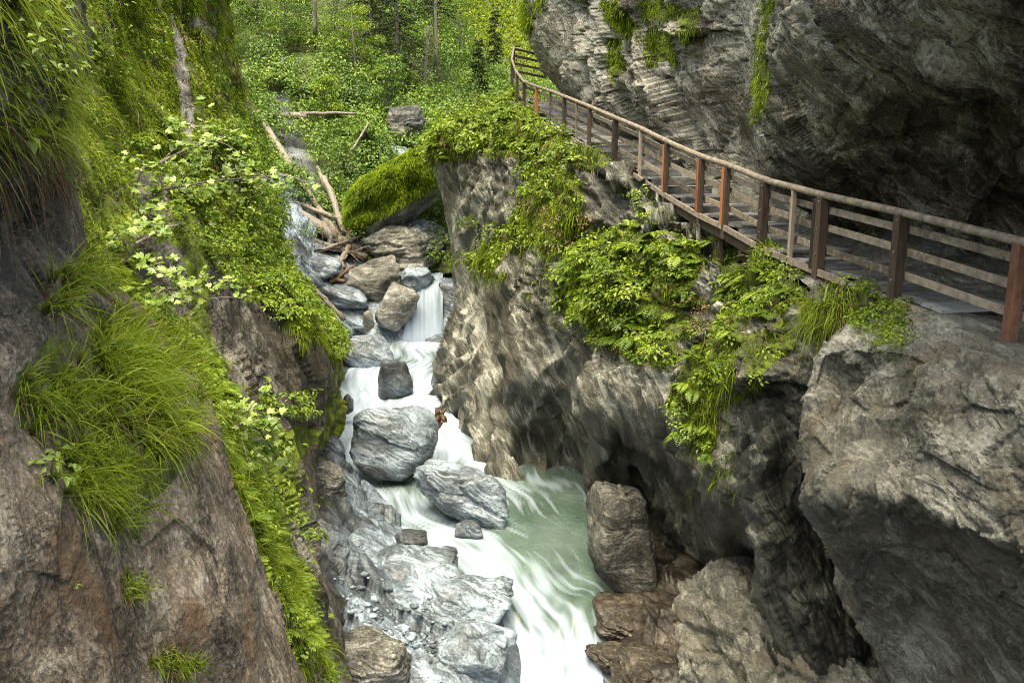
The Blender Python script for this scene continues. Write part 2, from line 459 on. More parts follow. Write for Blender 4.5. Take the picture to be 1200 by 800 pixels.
M_BED = rock_mat('river_rock', (0.032, 0.035, 0.038), (0.11, 0.133, 0.158), (0.34, 0.405, 0.475), (0.55, 0.55, 0.6), (0.6, -0.75, 0.2), lo=0.34, hi=0.70,
                 stretch=(2.2, 0.4, 0.8), sc=0.8, warp=1.5, rough=(0.22, 0.55), vein=0.45, brown=(0.07, 0.05, 0.03), bump=(0.25, 0.45), b2=0.1, crack=0.8, crack2=1.0)
M_BOULDER = rock_mat('boulder_rock', (0.035, 0.037, 0.038), (0.125, 0.147, 0.170), (0.36, 0.425, 0.49), (0.4, 0.3, 0.8), (0.85, -0.3, -0.4), lo=0.34, hi=0.70,
                     stretch=(2.0, 0.45, 0.7), sc=0.9, warp=1.2, rough=(0.22, 0.55), vein=0.5, local=True, bump=(0.35, 0.45), b2=0.1, crack=0.8, crack2=1.0)
M_TAN = rock_mat('layered_rock', (0.03, 0.028, 0.023), (0.18, 0.17, 0.145), (0.46, 0.445, 0.405), (0.15, -0.2, 0.95), (0.95, 0.1, -0.2), lo=0.34, hi=0.70,
                 stretch=(2.6, 0.4, 0.6), sc=1.0, warp=1.0, rough=(0.4, 0.75), local=True, bump=(0.7, 0.5), b2=0.6)
M_BROWN = rock_mat('wet_brown_rock', (0.022, 0.017, 0.012), (0.088, 0.07, 0.052), (0.26, 0.225, 0.185), (0.15, -0.2, 0.95), (0.95, 0.1, -0.2), lo=0.34, hi=0.72, stretch=(2.5, 0.4, 0.6), sc=1.2, warp=0.9, rough=(0.2, 0.5), local=True, bump=(0.7, 0.6), b2=0.5)
M_HILL = rock_mat('hill_soil', (0.025, 0.025, 0.025), (0.11, 0.115, 0.12), (0.34, 0.36, 0.38), (0.2, -0.3, 0.9), (0.9, 0.1, -0.3), lo=0.35, hi=0.75,
                  moss=((0.035, 0.05, 0.008), (0.11, 0.155, 0.015)))

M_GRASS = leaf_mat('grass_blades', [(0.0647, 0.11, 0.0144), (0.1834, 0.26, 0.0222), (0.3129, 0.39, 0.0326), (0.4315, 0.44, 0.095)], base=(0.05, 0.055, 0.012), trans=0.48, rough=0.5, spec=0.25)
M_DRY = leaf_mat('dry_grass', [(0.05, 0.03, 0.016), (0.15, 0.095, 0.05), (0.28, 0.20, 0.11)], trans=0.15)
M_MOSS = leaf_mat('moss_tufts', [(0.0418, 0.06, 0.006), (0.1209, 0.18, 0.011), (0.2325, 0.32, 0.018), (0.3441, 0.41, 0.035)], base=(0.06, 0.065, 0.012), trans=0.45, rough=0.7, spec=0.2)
M_LEAF = leaf_mat('herb_leaves', [(0.0365, 0.065, 0.0131), (0.1148, 0.18, 0.0209), (0.2297, 0.315, 0.03), (0.355, 0.42, 0.069)], trans=0.35, rough=0.4)
M_SAP = leaf_mat('sapling_leaves', [(0.0854, 0.15, 0.0222), (0.1814, 0.27, 0.0326), (0.2668, 0.35, 0.0625), (0.3308, 0.4, 0.121)], trans=0.4, rough=0.35, spec=0.5)
M_FOREST = leaf_mat('forest_leaves', [(0.0184, 0.038, 0.0144), (0.0715, 0.13, 0.0222), (0.1531, 0.235, 0.03), (0.2552, 0.34, 0.0625)], trans=0.3, rough=0.5)
M_CONIFER = leaf_mat('conifer_needles', [(0.022, 0.035, 0.012), (0.05, 0.07, 0.018), (0.085, 0.11, 0.03)], trans=0.15, rough=0.6)
M_BARK = wood_mat('bark', (0.05, 0.04, 0.032), (0.24, 0.20, 0.165), (5, 5, 1))
M_LOG = wood_mat('dead_log', (0.05, 0.038, 0.028), (0.29, 0.24, 0.19), (4, 4, 1), sc=4)
M_LOGRED = wood_mat('red_brown_log', (0.045, 0.02, 0.012), (0.20, 0.10, 0.055), (4, 4, 1), sc=4)
M_RAIL = wood_mat('weathered_wood', (0.075, 0.057, 0.042), (0.32, 0.258, 0.195), (3, 3, 3))
M_POST = wood_mat('dark_wood', (0.018, 0.012, 0.009), (0.078, 0.050, 0.034), (6, 6, 1))
M_RED = wood_mat('red_brown_wood', (0.16, 0.038, 0.010), (0.42, 0.125, 0.03), (6, 6, 1))
M_RUST = wood_mat('brown_red_wood', (0.05, 0.02, 0.01), (0.19, 0.085, 0.045), (6, 6, 1))
M_DECK = wood_mat('grey_deck_wood', (0.06, 0.058, 0.055), (0.25, 0.25, 0.25), (1, 6, 6))

# ------------------------------------------------------------------ rock relief
FR_RIGHT = frame((0.8, 0.2, 0.4), (0.15, 0.35, -0.9), 1.7, 0.42, 0.8)
FR_FLUTE = frame((0.8, 0.55, 0.1), (0.30, 0.1, -0.95), 1.25, 0.16, 0.5)
FR_DIAG = frame((0.62, 0.5, 0.6), (0.66, -0.42, -0.66), 1.3, 0.14, 0.5)
FR_NFLUTE = frame((0.7, 0.5, 0.5), (0.5, 0.1, -0.85), 1.3, 0.25, 0.6)
FR_UPPER = frame((0.5, -0.35, 0.8), (0.8, 0.3, -0.55), 1.6, 0.45, 0.85)
FR_SLAB = frame((0.93, -0.1, 0.36), (0.32, 0.05, -0.95), 2.0, 0.5, 1.0)
FR_SLAB2 = frame((0.93, -0.1, 0.36), (0.32, 0.05, -0.95), 2.6, 0.35, 0.9)
FR_FLAT = frame((0.15, -0.2, 0.95), (0.95, 0.1, -0.2), 3.2, 0.7, 0.9)
FR_BED = frame((0.5, 0.35, 0.75), (0.6, -0.75, 0.2), 1.9, 0.6, 0.9)

def warp(p, f, a, seed=0.0):
    return p + np.stack([noise(p * f + seed + 3.1), noise(p * f + seed + 31.7), noise(p * f + seed + 71.3)], 1) * a

def rough_rock(p, M, s, amp, big=0.5, fine=1.0):
    q = warp(p, 0.7 / s, 0.35 * s) @ M.T
    f1, e1 = facet(q / s, 0.7); f2, e2 = facet(q / s * 2.6 + 9, 0.7); f3, e3 = facet(q / s * 7.1 + 4, 0.7)
    d = amp * (0.55 * f1 + 0.32 * f2 * fine + 0.14 * f3 * fine - 0.12 * np.exp(-e1 * 9) - 0.06 * np.exp(-e2 * 9))
    d = d + big * fbm(p * 0.35 / s, 4) * amp + 0.05 * fine * amp * fbm(q / s * 12, 3)
    return d - d.mean()

def flutes(p, M, amp):
    q = warp(p, 0.22, 0.55) @ M.T
    r = 1 - 2 * np.abs(noise(q)) ; r2 = 1 - 2 * np.abs(noise(q * np.array([2.1, 1.6, 2.0]) + 8.3))
    d = amp * (0.55 * r + 0.20 * r2 + 0.35 * noise(q * np.array([0.5, 0.8, 0.6]) + 4.4)) + 0.03 * amp * fbm(q * np.array([5, 5, 5.0]), 3)
    return d - d.mean()

def water_worn(p, M, s, amp):
    q = warp(p, 0.45 / s, 0.8 * s) @ M.T
    r = ridged(q / s * 0.8, 3, 0.45)
    return amp * (0.48 * r + 0.30 * fbm(q / s * 0.6 + 5, 3)) + 0.06 * amp * fbm(q / s * 6, 4)

# ================================================================== THE GORGE
# ---- wooden walkway line (needed by the ledge)
def wx(px): return 7.3 / ((px - 600.0) / 1000.0 + 0.196)          # distance up the gorge of the railing above column px
RAIL = np.array([(600, 74), (606, 84), (614, 94.5), (629, 100), (645, 105), (666, 113), (691, 123), (724, 137), (751, 148), (781, 163), (824, 181.5), (853, 190), (897, 208), (931, 216.5), (965, 225), (1057, 245), (1200, 279), (1330, 312)], float)
def rail_y(px): return np.interp(px, RAIL[:, 0], RAIL[:, 1])
HR = 1.10
def rail_pt(px): return P(px, rail_y(px), wx(px))
def deck_pt(px): return rail_pt(px) - UP * HR
def dk(px, dx=0.0, dz=0.0, dy=0.0):
    return deck_pt(px) + np.array([dx, dy, dz])

# ---- river bed and banks
bed_rows = [
 (10, [(-100, -6.5), (200, -8.2), (330, -9.2), (440, -10.4), (590, -11.4), (680, -12.2), (780, -11.4), (900, -10.2), (1050, -9.0)]),
 (12.5, [(0, -7.0), (270, -8.6), (360, -9.3), (450, -10.0), (590, -10.8), (670, -11.6), (760, -11.0), (880, -10.1), (1000, -9.4)]),
 (14.5, [(100, -7.5), (330, -8.8), (400, -9.3), (470, -9.5), (578, -9.9), (655, -11.2), (735, -10.7), (800, -10.0), (900, -9.6)]),
 (16, [(150, -7.5), (345, -8.6), (410, -9.1), (480, -9.2), (560, -9.6), (640, -10.7), (715, -10.2), (780, -9.9), (880, -9.3)]),
 (17.5, [(200, -7.2), (355, -8.3), (410, -8.9), (490, -9.0), (560, -9.4), (640, -10.4), (705, -9.9), (775, -9.75), (870, -9.2)]),
 (19, [(240, -6.8), (355, -8.1), (400, -8.8), (460, -9.15), (525, -9.45), (600, -10.1), (692, -9.8), (770, -9.6), (860, -9.2)]),
 (21, [(270, -6.5), (350, -8.0), (385, -8.7), (420, -9.2), (455, -9.6), (580, -10.1), (688, -9.8), (770, -9.5), (840, -9.0)]),
 (23, [(280, -6), (345, -7.7), (375, -8.4), (398, -9.0), (420, -9.65), (550, -10.2), (690, -10.2), (770, -9.8), (840, -9)]),
 (26, [(290, -5.5), (345, -7.6), (370, -8.3), (385, -9.0), (405, -9.6), (500, -10.1), (585, -10.3), (660, -10.3), (760, -10)]),
 (29, [(300, -5.5), (350, -7.8), (375, -8.5), (388, -8.95), (402, -9.45), (460, -9.7), (535, -9.8), (600, -10.0), (700, -9.8)]),
 (33, [(300, -5), (360, -7.5), (385, -8.3), (398, -8.8), (412, -9.15), (455, -9.2), (500, -9.15), (560, -8.5), (660, -7.5)]),
 (37, [(300, -5), (360, -7), (385, -7.9), (400, -8.3), (425, -8.6), (460, -8.9), (500, -8.85), (540, -8.2), (640, -7)]),
 (40.5, [(300, -4.5), (350, -6), (380, -7.3), (405, -7.8), (435, -8.3), (470, -8.75), (505, -8.65), (540, -8), (640, -7)]),
 (42.3, [(300, -3.5), (350, -5), (380, -6.4), (405, -6.9), (435, -7.0), (470, -6.55), (500, -6.2), (530, -6), (640, -5)]),
 (45, [(290, -2), (335, -3.4), (365, -4.6), (395, -5.2), (430, -5.4), (465, -5.8), (500, -6.1), (530, -6), (640, -4)]),
 (49, [(280, -0.4), (325, -1.2), (355, -2.6), (385, -3.3), (420, -3.4), (460, -4.0), (500, -4.6), (540, -4.3), (640, -3)]),
 (54, [(270, 1.6), (315, 0.6), (345, -0.9), (370, -1.4), (410, -0.9), (455, -1.5), (500, -2.4), (550, -2), (660, -1)]),
 (60, [(260, 4.0), (310, 2.6), (335, 1.2), (360, 1.4), (410, 2.2), (455, 1.6), (500, 0.4), (560, 1), (680, 2)]),
]
bed_net = [[W(px, Y, z) for px, z in row] for Y, row in bed_rows]
def bed_disp(p, n, px, py):
    near = smooth(p[:, 1], 40, 46)
    water = smooth(np.abs(px - np.interp(p[:, 1], [14, 18, 22, 26, 34], [660, 640, 560, 480, 455])), 60, 120)
    d = rough_rock(p, FR_BED, 2.0, 0.9, 0.6, 0.35) * (0.35 + 0.65 * np.maximum(water, near)) + 0.55 * water_worn(p, FR_BED, 1.7, 0.6)
    return d * (0.45 + 0.55 * np.maximum(water, near)) + near * 0.25 * fbm(p * 0.9, 3) - 0.28 * (1 - water) * (1 - near)
def bed_moss(px, py, p, n):
    far = smooth(p[:, 1], 47, 52)
    chute = np.exp(-((px - np.interp(p[:, 1], [44, 49, 54, 60], [400, 380, 365, 335])) / 17.0) ** 2)
    return 0.75 * far * (1 - chute) + 0.1 * (p[:, 2] > -8)
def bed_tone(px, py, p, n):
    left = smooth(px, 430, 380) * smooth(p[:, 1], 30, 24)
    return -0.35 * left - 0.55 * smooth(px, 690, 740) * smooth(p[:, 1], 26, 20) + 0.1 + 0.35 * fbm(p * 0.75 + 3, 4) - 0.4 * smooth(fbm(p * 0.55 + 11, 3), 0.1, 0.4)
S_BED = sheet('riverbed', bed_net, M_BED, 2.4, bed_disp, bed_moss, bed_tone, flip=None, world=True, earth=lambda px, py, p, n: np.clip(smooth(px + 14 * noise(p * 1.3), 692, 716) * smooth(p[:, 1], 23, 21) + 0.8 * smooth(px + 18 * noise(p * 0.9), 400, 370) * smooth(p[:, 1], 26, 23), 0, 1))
tag(S_BED.o, kind='structure')

# ---- hillside at the head of the gorge
hp = [-300, -50, 150, 280, 340, 390, 450, 520, 570, 640, 760]
hill = [
 (45, [300, 300, 300, 300, 305, 310, 312, 318, 322, 320, 320], None),
 (50, [225, 225, 225, 228, 240, 255, 258, 262, 262, 260, 260], None),
 (56, [150, 150, 150, 152, 165, 178, 185, 195, 200, 205, 205], None),
 (63, [80, 85, 90, 95, 105, 112, 125, 140, 150, 160, 160], [63, 63, 63, 63, 63, 63, 64, 68, 74, 74, 74]),
 (72, [0, 5, 10, 20, 30, 38, 55, 88, 112, 130, 130], [72, 72, 72, 72, 72, 72, 74, 84, 94, 94, 90]),
 (84, [-90, -85, -80, -70, -60, -50, -28, 45, 82, 95, 95], [84, 84, 84, 84, 84, 85, 92, 105, 120, 120, 110]),
 (100, [-170, -165, -160, -150, -140, -130, -100, 10, 48, 55, 50], [100, 100, 100, 100, 100, 105, 110, 130, 150, 150, 140]),
 (130, [-250, -250, -250, -240, -230, -210, -180, -45, 0, -5, -20], [130, 130, 130, 130, 130, 130, 140, 160, 185, 185, 180]),
 (170, [-330, -330, -330, -330, -320, -300, -260, -160, -110, -120, -130], [170, 170, 170, 170, 170, 170, 180, 200, 225, 225, 220]),
]
hill_net = [[(hp[i], row[i], (ys[i] if ys else Y)) for i in range(len(hp))] for Y, row, ys in hill]
def hill_disp(p, n, px, py):
    return 1.1 * fbm(p * 0.16, 4) + 0.5 * ridged(p * 0.45, 3) * 0.6
S_HILL = sheet('hillside', hill_net, M_HILL, 5.0, hill_disp, lambda px, py, p, n: 0.75 - 0.9 * np.exp(-((px - np.interp(py, [130, 200, 260, 330], [325, 355, 372, 395])) / 13.0) ** 2) * (py > 110))
tag(S_HILL.o, kind='structure')

# ---- right wall below the walkway
def lo(px, dx, dz): return tuple(dk(px, dx, dz))
def p3(*a): return tuple(P(*a))
rw = [
 [p3(640, 120, 47), p3(580, 140, 46), p3(545, 165, 45), p3(556, 200, 45), p3(554, 280, 45), p3(554, 350, 45), p3(548, 400, 45), p3(546, 450, 45), p3(546, 490, 45)],
 [lo(604, 0.6, -0.1), p3(570, 128, 39), p3(509, 172, 38.8), p3(520, 235, 38.6), p3(529, 300, 38.4), p3(531, 360, 38), p3(517, 410, 36.4), p3(504, 455, 34.5), p3(512, 485, 34)],
 [lo(611, 0.8, -0.12), lo(611, -0.4, -0.2), p3(556, 148, 34.5), p3(555, 225, 34), p3(556, 300, 33.6), p3(550, 380, 33.2), p3(532, 440, 32), p3(534, 492, 30), p3(545, 530, 29.5)],
 [lo(650, 0.8, -0.12), lo(650, -0.3, -0.2), p3(612, 158, 29.6), p3(590, 240, 28.9), p3(587, 330, 28.4), p3(583, 430, 27.6), p3(574, 515, 26.4), p3(590, 572, 24.5), p3(610, 610, 24)],
 [lo(702, 0.8, -0.12), lo(702, -0.3, -0.2), p3(655, 192, 25.2), p3(636, 280, 24.4), p3(628, 370, 24.2), p3(626, 450, 25.0), p3(640, 515, 25.9), p3(645, 580, 25.0), p3(650, 610, 23.8)],
 [lo(752, 0.8, -0.12), lo(752, -0.2, -0.2), p3(722, 208, 21.8), p3(712, 290, 20.7), p3(684, 370, 20.9), p3(672, 450, 23.0), p3(676, 520, 24.9), p3(684, 584, 24.6), p3(700, 625, 23)],
 [lo(800, 0.9, -0.75), lo(800, -0.1, -0.85), p3(785, 275, 18.7), p3(780, 340, 17.8), p3(745, 410, 18.2), p3(706, 455, 19.2), p3(704, 510, 20.0), p3(702, 580, 21.5), p3(712, 640, 21.5)],
 [lo(850, 1.0, -0.95), lo(850, 0.0, -1.05), p3(842, 312, 16.3), p3(838, 370, 15.4), p3(805, 450, 15.6), p3(790, 520, 17.6), p3(776, 585, 20.8), p3(768, 645, 22), p3(768, 705, 20)],
 [lo(905, 0.9, -0.4), lo(905, -0.1, -0.5), p3(893, 325, 14.2), p3(878, 400, 13.5), p3(855, 480, 13.6), p3(838, 560, 14.4), p3(838, 640, 16.4), p3(826, 720, 16.9), p3(810, 800, 16.2)],
 [lo(965, 0.9, -0.35), lo(965, -0.1, -0.45), p3(945, 355, 12.3), p3(925, 430, 12.0), p3(915, 520, 12.2), p3(915, 600, 12.6), p3(925, 680, 13.2), p3(925, 760, 13.4), p3(900, 850, 13.5)],
 [lo(1040, 0.9, -0.15), lo(1040, -0.1, -0.25), p3(1005, 372, 11.4), p3(990, 440, 11.6), p3(982, 540, 12.0), p3(990, 630, 12.4), p3(1010, 710, 13), p3(1020, 780, 13), p3(1010, 860, 13)],
 [p3(1180, 380, 11.5), p3(1120, 375, 11.4), p3(1080, 390, 11.6), p3(1060, 450, 12.2), p3(1060, 550, 12.6), p3(1070, 640, 13.0), p3(1080, 720, 13.5), p3(1090, 800, 13.5), p3(1090, 880, 13.5)],
]
rw_net = np.array(rw).transpose(1, 0, 2)
VEG_CREST = [(500, 172), (545, 110), (575, 75), (598, 60), (608, 118), (650, 156), (722, 186), (700, 200), (650, 192), (622, 212), (600, 185), (570, 176), (530, 192), (508, 190)]
VEG_STRIP = [(640, 190), (684, 212), (676, 285), (650, 300), (625, 285), (598, 300), (575, 318), (548, 312), (560, 290), (590, 270), (605, 230)]
VEG_HERB = [(700, 262), (760, 272), (830, 305), (806, 345), (812, 382), (782, 430), (735, 420), (690, 392), (655, 352), (668, 300)]
VEG_RIDGE = [(835, 285), (895, 268), (952, 312), (944, 355), (885, 368), (862, 420), (842, 470), (838, 545), (808, 515), (783, 470), (800, 432), (826, 390), (850, 340)]
VEG_END = [(945, 372), (1000, 332), (1055, 340), (1062, 385), (1020, 392), (985, 388), (958, 408)]
VEG_TINY = [(868, 392), (920, 372), (935, 402), (900, 430), (880, 470), (866, 430)]
moss_right = polymask([VEG_CREST, VEG_STRIP, VEG_HERB, VEG_RIDGE, VEG_END, VEG_TINY], 9)
# the sharp ribs left standing between the scoops the river has worn
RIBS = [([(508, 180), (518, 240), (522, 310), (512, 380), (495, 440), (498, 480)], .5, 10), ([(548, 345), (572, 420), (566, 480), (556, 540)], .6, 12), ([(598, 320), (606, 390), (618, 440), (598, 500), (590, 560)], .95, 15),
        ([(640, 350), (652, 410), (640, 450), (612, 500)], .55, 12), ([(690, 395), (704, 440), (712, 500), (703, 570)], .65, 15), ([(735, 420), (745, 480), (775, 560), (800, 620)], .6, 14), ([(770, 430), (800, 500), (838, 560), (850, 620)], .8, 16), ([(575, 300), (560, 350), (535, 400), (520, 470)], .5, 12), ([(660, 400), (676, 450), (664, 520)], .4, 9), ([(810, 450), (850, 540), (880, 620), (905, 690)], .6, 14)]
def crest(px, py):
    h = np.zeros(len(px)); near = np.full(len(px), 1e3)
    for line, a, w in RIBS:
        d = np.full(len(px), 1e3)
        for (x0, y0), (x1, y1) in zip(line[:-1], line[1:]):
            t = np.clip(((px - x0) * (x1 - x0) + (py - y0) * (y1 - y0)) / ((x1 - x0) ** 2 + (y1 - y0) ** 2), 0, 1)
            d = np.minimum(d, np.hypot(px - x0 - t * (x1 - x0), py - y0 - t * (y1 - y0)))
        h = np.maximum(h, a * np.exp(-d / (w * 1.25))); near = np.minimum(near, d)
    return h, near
def right_disp(p, n, px, py):
    zl = p[:, 2]
    worn = smooth(zl, -3.2, -6.0) * smooth(p[:, 1], 12.5, 14.5)
    far = smooth(p[:, 1], 22, 27)
    worn = np.maximum(worn, far * smooth(zl, 0.5, -2.0) * 0.85); dg = smooth(px, 680, 760)
    low = np.interp(px, [690, 740, 800, 840, 880, 930], [420, 440, 500, 560, 640, 800]); worn = np.maximum(worn, smooth(py - low, -30, 30) * smooth(px, 660, 700))
    top = smooth(py - (rail_y(px) + 1100 / wx(np.clip(px, 420, 1300))), 6, 30)
    d = (1 - worn) * rough_rock(p, FR_RIGHT, 1.35, 0.85, 0.5) + worn * (0.72 * crest(px + 12 * noise(p * 0.6) + 5 * noise(p * 1.9), py)[0] - 0.2 + (1 - dg) * flutes(p, FR_FLUTE, 0.95) + dg * flutes(p, FR_DIAG, 0.9) + 0.03 * rough_rock(p, FR_RIGHT, 1.2, 0.7, 0.6))
    return d * (0.12 + 0.88 * np.where(px > 605, top, 1.0)) * (1 - 0.5 * smooth(p[:, 1], 34, 38))
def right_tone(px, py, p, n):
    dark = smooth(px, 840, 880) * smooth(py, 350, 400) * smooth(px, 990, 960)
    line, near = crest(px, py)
    return -0.04 * dark - 0.03 + 0.16 * smooth(p[:, 1], 24, 31) + 0.4 * np.exp(-near / 5.0) - 0.25 * smooth(p[:, 1], 27, 22) * smooth(p[:, 2], -5, -7)  # crest term paints the light the ribs catch, with some scrubbed pale rock
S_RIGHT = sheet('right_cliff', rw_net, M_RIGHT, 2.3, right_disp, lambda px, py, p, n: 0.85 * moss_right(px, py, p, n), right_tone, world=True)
tag(S_RIGHT.o, kind='structure')

# ---- near block of rock below the end of the walkway
nb = [
 [p3(1010, 372, 13), p3(990, 410, 13), p3(990, 450, 13), p3(990, 500, 13), p3(995, 560, 13), p3(995, 600, 13.2), p3(1005, 660, 13.4), p3(1030, 740, 13.6), p3(1060, 800, 13.6), p3(1100, 900, 13.6)],
 [p3(1020, 366, 11.2), p3(962, 402, 10.7), p3(950, 440, 10.5), p3(948, 500, 10.3), p3(957, 560, 10.2), p3(962, 600, 10.3), p3(972, 650, 11.0), p3(996, 710, 11.6), p3(1035, 770, 12), p3(1080, 880, 12)],
 [lo(1052, 0.3, -0.06), p3(1018, 402, 9.9), p3(1005, 435, 10.2), p3(995, 490, 10.0), p3(1000, 550, 9.0), p3(1010, 578, 8.7), p3(1025, 640, 10.2), p3(1050, 700, 11.2), p3(1072, 760, 11.6), p3(1110, 880, 11.6)],
 [lo(1085, 0.4, -0.05), p3(1072, 402, 9.2), p3(1062, 430, 9.0), p3(1045, 480, 9.3), p3(1050, 550, 8.5), p3(1058, 592, 8.2), p3(1080, 650, 9.8), p3(1105, 710, 10.8), p3(1125, 770, 11.2), p3(1150, 880, 11.2)],
 [lo(1135, 0.5, -0.05), p3(1128, 418, 8.6), p3(1108, 450, 8.2), p3(1095, 495, 8.2), p3(1100, 560, 7.8), p3(1112, 610, 7.7), p3(1135, 665, 9.2), p3(1155, 725, 10.2), p3(1175, 785, 10.6), p3(1200, 880, 10.6)],
 [lo(1200, 0.5, -0.05), p3(1195, 440, 7.8), p3(1180, 468, 7.5), p3(1172, 520, 7.4), p3(1178, 590, 7.2), p3(1185, 665, 7.3), p3(1205, 715, 8.6), p3(1225, 770, 9.4), p3(1240, 820, 9.8), p3(1260, 880, 10)],
 [lo(1290, 0.5, -0.05), p3(1290, 470, 7.0), p3(1280, 505, 6.7), p3(1280, 560, 6.6), p3(1290, 630, 6.5), p3(1300, 700, 6.7), p3(1320, 750, 7.8), p3(1335, 800, 8.6), p3(1350, 850, 9), p3(1370, 900, 9.2)],
 [lo(1400, 0.5, -0.05), p3(1430, 490, 6.4), p3(1430, 530, 6.2), p3(1430, 580, 6), p3(1440, 660, 6), p3(1450, 730, 6.2), p3(1460, 780, 7.2), p3(1480, 830, 7.8), p3(1500, 880, 8.2), p3(1520, 930, 8.4)],
]
nb_net = np.array(nb).transpose(1, 0, 2)
def near_disp(p, n, px, py):
    top = smooth(py - (rail_y(px) + 1100 / wx(np.clip(px, 420, 1400))), 4, 40)
    under = smooth(py - (575 + np.clip(px - 1000, 0, 250) * 0.35), -20, 40)
    left = smooth(px, 1110, 1070)
    ws = np.clip(np.maximum(under, left * smooth(py, 430, 470)), 0, 1)
    d = (1 - ws) * rough_rock(p, FR_RIGHT, 0.9, 0.26, 0.6) + ws * (flutes(p, FR_NFLUTE, 0.42) + 0.45 * rough_rock(p, FR_RIGHT, 0.8, 0.3, 0.6))
    return d * (0.12 + 0.88 * top)
def near_tone(px, py, p, n):
    under = smooth(py - (580 + np.clip(px - 1000, 0, 250) * 0.4), -10, 40)
    return 0.12 + 0.3 * under  # undercut paler: fill light painted into the rock tone below the lip
VEG_NEAR = [(990, 360), (1055, 350), (1066, 385), (1050, 430), (1030, 415), (1000, 395)]
S_NEAR = sheet('near_cliff', nb_net, M_NEAR, 2.0, near_disp, lambda px, py, p, n: 0.5 * polymask([VEG_NEAR], 8)(px, py, p, n), near_tone, world=True)
tag(S_NEAR.o, kind='structure')

# ---- low water-worn shoulder of rock at the foot of the right wall
sh = [
 [(800, 700, 16.6), (850, 650, 16.8), (900, 648, 16.2), (960, 690, 15.2), (1040, 745, 14.2), (1130, 770, 13.5)],
 [(794, 716, 15.3), (835, 664, 15.5), (890, 678, 15), (950, 726, 14.2), (1030, 768, 13.4), (1130, 790, 12.8)],
 [(791, 748, 14.5), (838, 718, 14.3), (895, 732, 13.9), (955, 765, 13.3), (1030, 788, 12.7), (1130, 805, 12.2)],
 [(800, 792, 14.0), (848, 782, 13.6), (905, 790, 13.1), (965, 803, 12.7), (1040, 820, 12.2), (1140, 830, 11.8)],
 [(820, 880, 13.9), (865, 880, 13.3), (925, 880, 12.8), (985, 890, 12.3), (1060, 900, 11.9), (1150, 900, 11.5)],
 [(840, 980, 14), (880, 980, 13.5), (940, 980, 13), (1000, 980, 12.5), (1080, 980, 12), (1160, 980, 11.5)],
]
S_SHOULDER = sheet('rock_shoulder', sh, M_NEAR, 2.4, lambda p, n, px, py: rough_rock(p, FR_RIGHT, 1.3, 0.5, 0.6, 0.8) + flutes(p, FR_NFLUTE, 0.4), None, lambda px, py, p, n: np.full(len(px), 0.02))
tag(S_SHOULDER.o, kind='structure')

# ---- overhanging cliff above the walkway
up = [
 [(700, 110, 44), (680, 80, 44), (670, 45, 44), (660, 0, 44), (650, -60, 44), (640, -230, 44)],
 [(670, 112, 35.5), (640, 78, 34.6), (625, 45, 34), (618, 8, 34), (612, -50, 33.5), (600, -220, 33)],
 [(725, 150, 29.5), (702, 120, 29), (692, 60, 28.3), (690, 0, 28), (690, -60, 27.5), (690, -220, 26.5)],
 [(795, 190, 25), (768, 152, 25.6), (760, 90, 24.6), (760, 20, 24), (760, -60, 23.5), (760, -220, 22.5)],
 [(852, 212, 21.5), (832, 172, 22.0), (828, 100, 21.6), (830, 20, 21), (832, -60, 20.4), (835, -220, 19.5)],
 [(910, 235, 18.8), (888, 185, 19.6), (880, 110, 19.0), (886, 30, 18.4), (892, -60, 17.8), (895, -220, 17)],
 [(955, 245, 17.6), (905, 182, 16.4), (896, 120, 15.4), (906, 40, 14.5), (916, -60, 13.8), (922, -220, 13)],
 [(1010, 258, 16.8), (978, 208, 14.6), (962, 130, 12.9), (962, 40, 11.8), (965, -60, 11), (968, -220, 10.4)],
 [(1090, 285, 15.5), (1065, 222, 13.8), (1052, 135, 11.6), (1042, 40, 10), (1032, -60, 9), (1022, -220, 8.4)],
 [(1180, 330, 13.4), (1165, 250, 12.8), (1152, 145, 10.6), (1132, 30, 8.6), (1112, -60, 7.6), (1092, -220, 7.2)],
 [(1300, 380, 11.5), (1295, 280, 11.2), (1272, 152, 9.1), (1242, 20, 7.2), (1202, -60, 6.4), (1172, -220, 6.1)],
 [(1500, 440, 9.6), (1500, 310, 9), (1450, 155, 7.2), (1400, 20, 5.8), (1350, -60, 5.2), (1300, -220, 5)],
]
up_net = np.array([[P(*q) for q in row + [(row[-1][0] + 160, -290, row[-1][2] + 3.5)]] for row in up]).transpose(1, 0, 2)
VEG_UP = [[(700, 0), (725, 0), (745, 30), (735, 40), (705, 25)], [(712, 50), (730, 45), (735, 85), (715, 90)], [(745, 40), (785, 35), (790, 75), (760, 82)], [(790, 10), (822, 5), (822, 40), (800, 60)], [(888, 0), (908, 0), (900, 60), (895, 140), (884, 138), (890, 60)], [(600, 0), (640, 0), (620, 40), (602, 40)], [(740, 0), (790, 0), (785, 25), (750, 25)]]
moss_up = polymask(VEG_UP, 8)
def upper_disp(p, n, px, py):
    over = smooth(px, 880, 960)
    return rough_rock(warp(p, 0.25, 0.7), FR_UPPER, 1.7, 1.1, 0.6, 0.6) * (1 - 0.25 * over) * (1 - 0.75 * smooth(px, 720, 640)) * (1 - 0.85 * np.exp(-((px - 888) / 24.0) ** 2)) + 0.25 * water_worn(p, FR_UPPER, 1.5, 0.6)
S_UPPER = sheet('overhanging_cliff', up_net, M_UPPER, 2.4, upper_disp, lambda px, py, p, n: 0.8 * moss_up(px, py, p, n), lambda px, py, p, n: 0.3 * smooth(px, 930, 860) + 0.05 + 0.15 * smooth(py, 120, 40), world=True)
tag(S_UPPER.o, kind='structure')

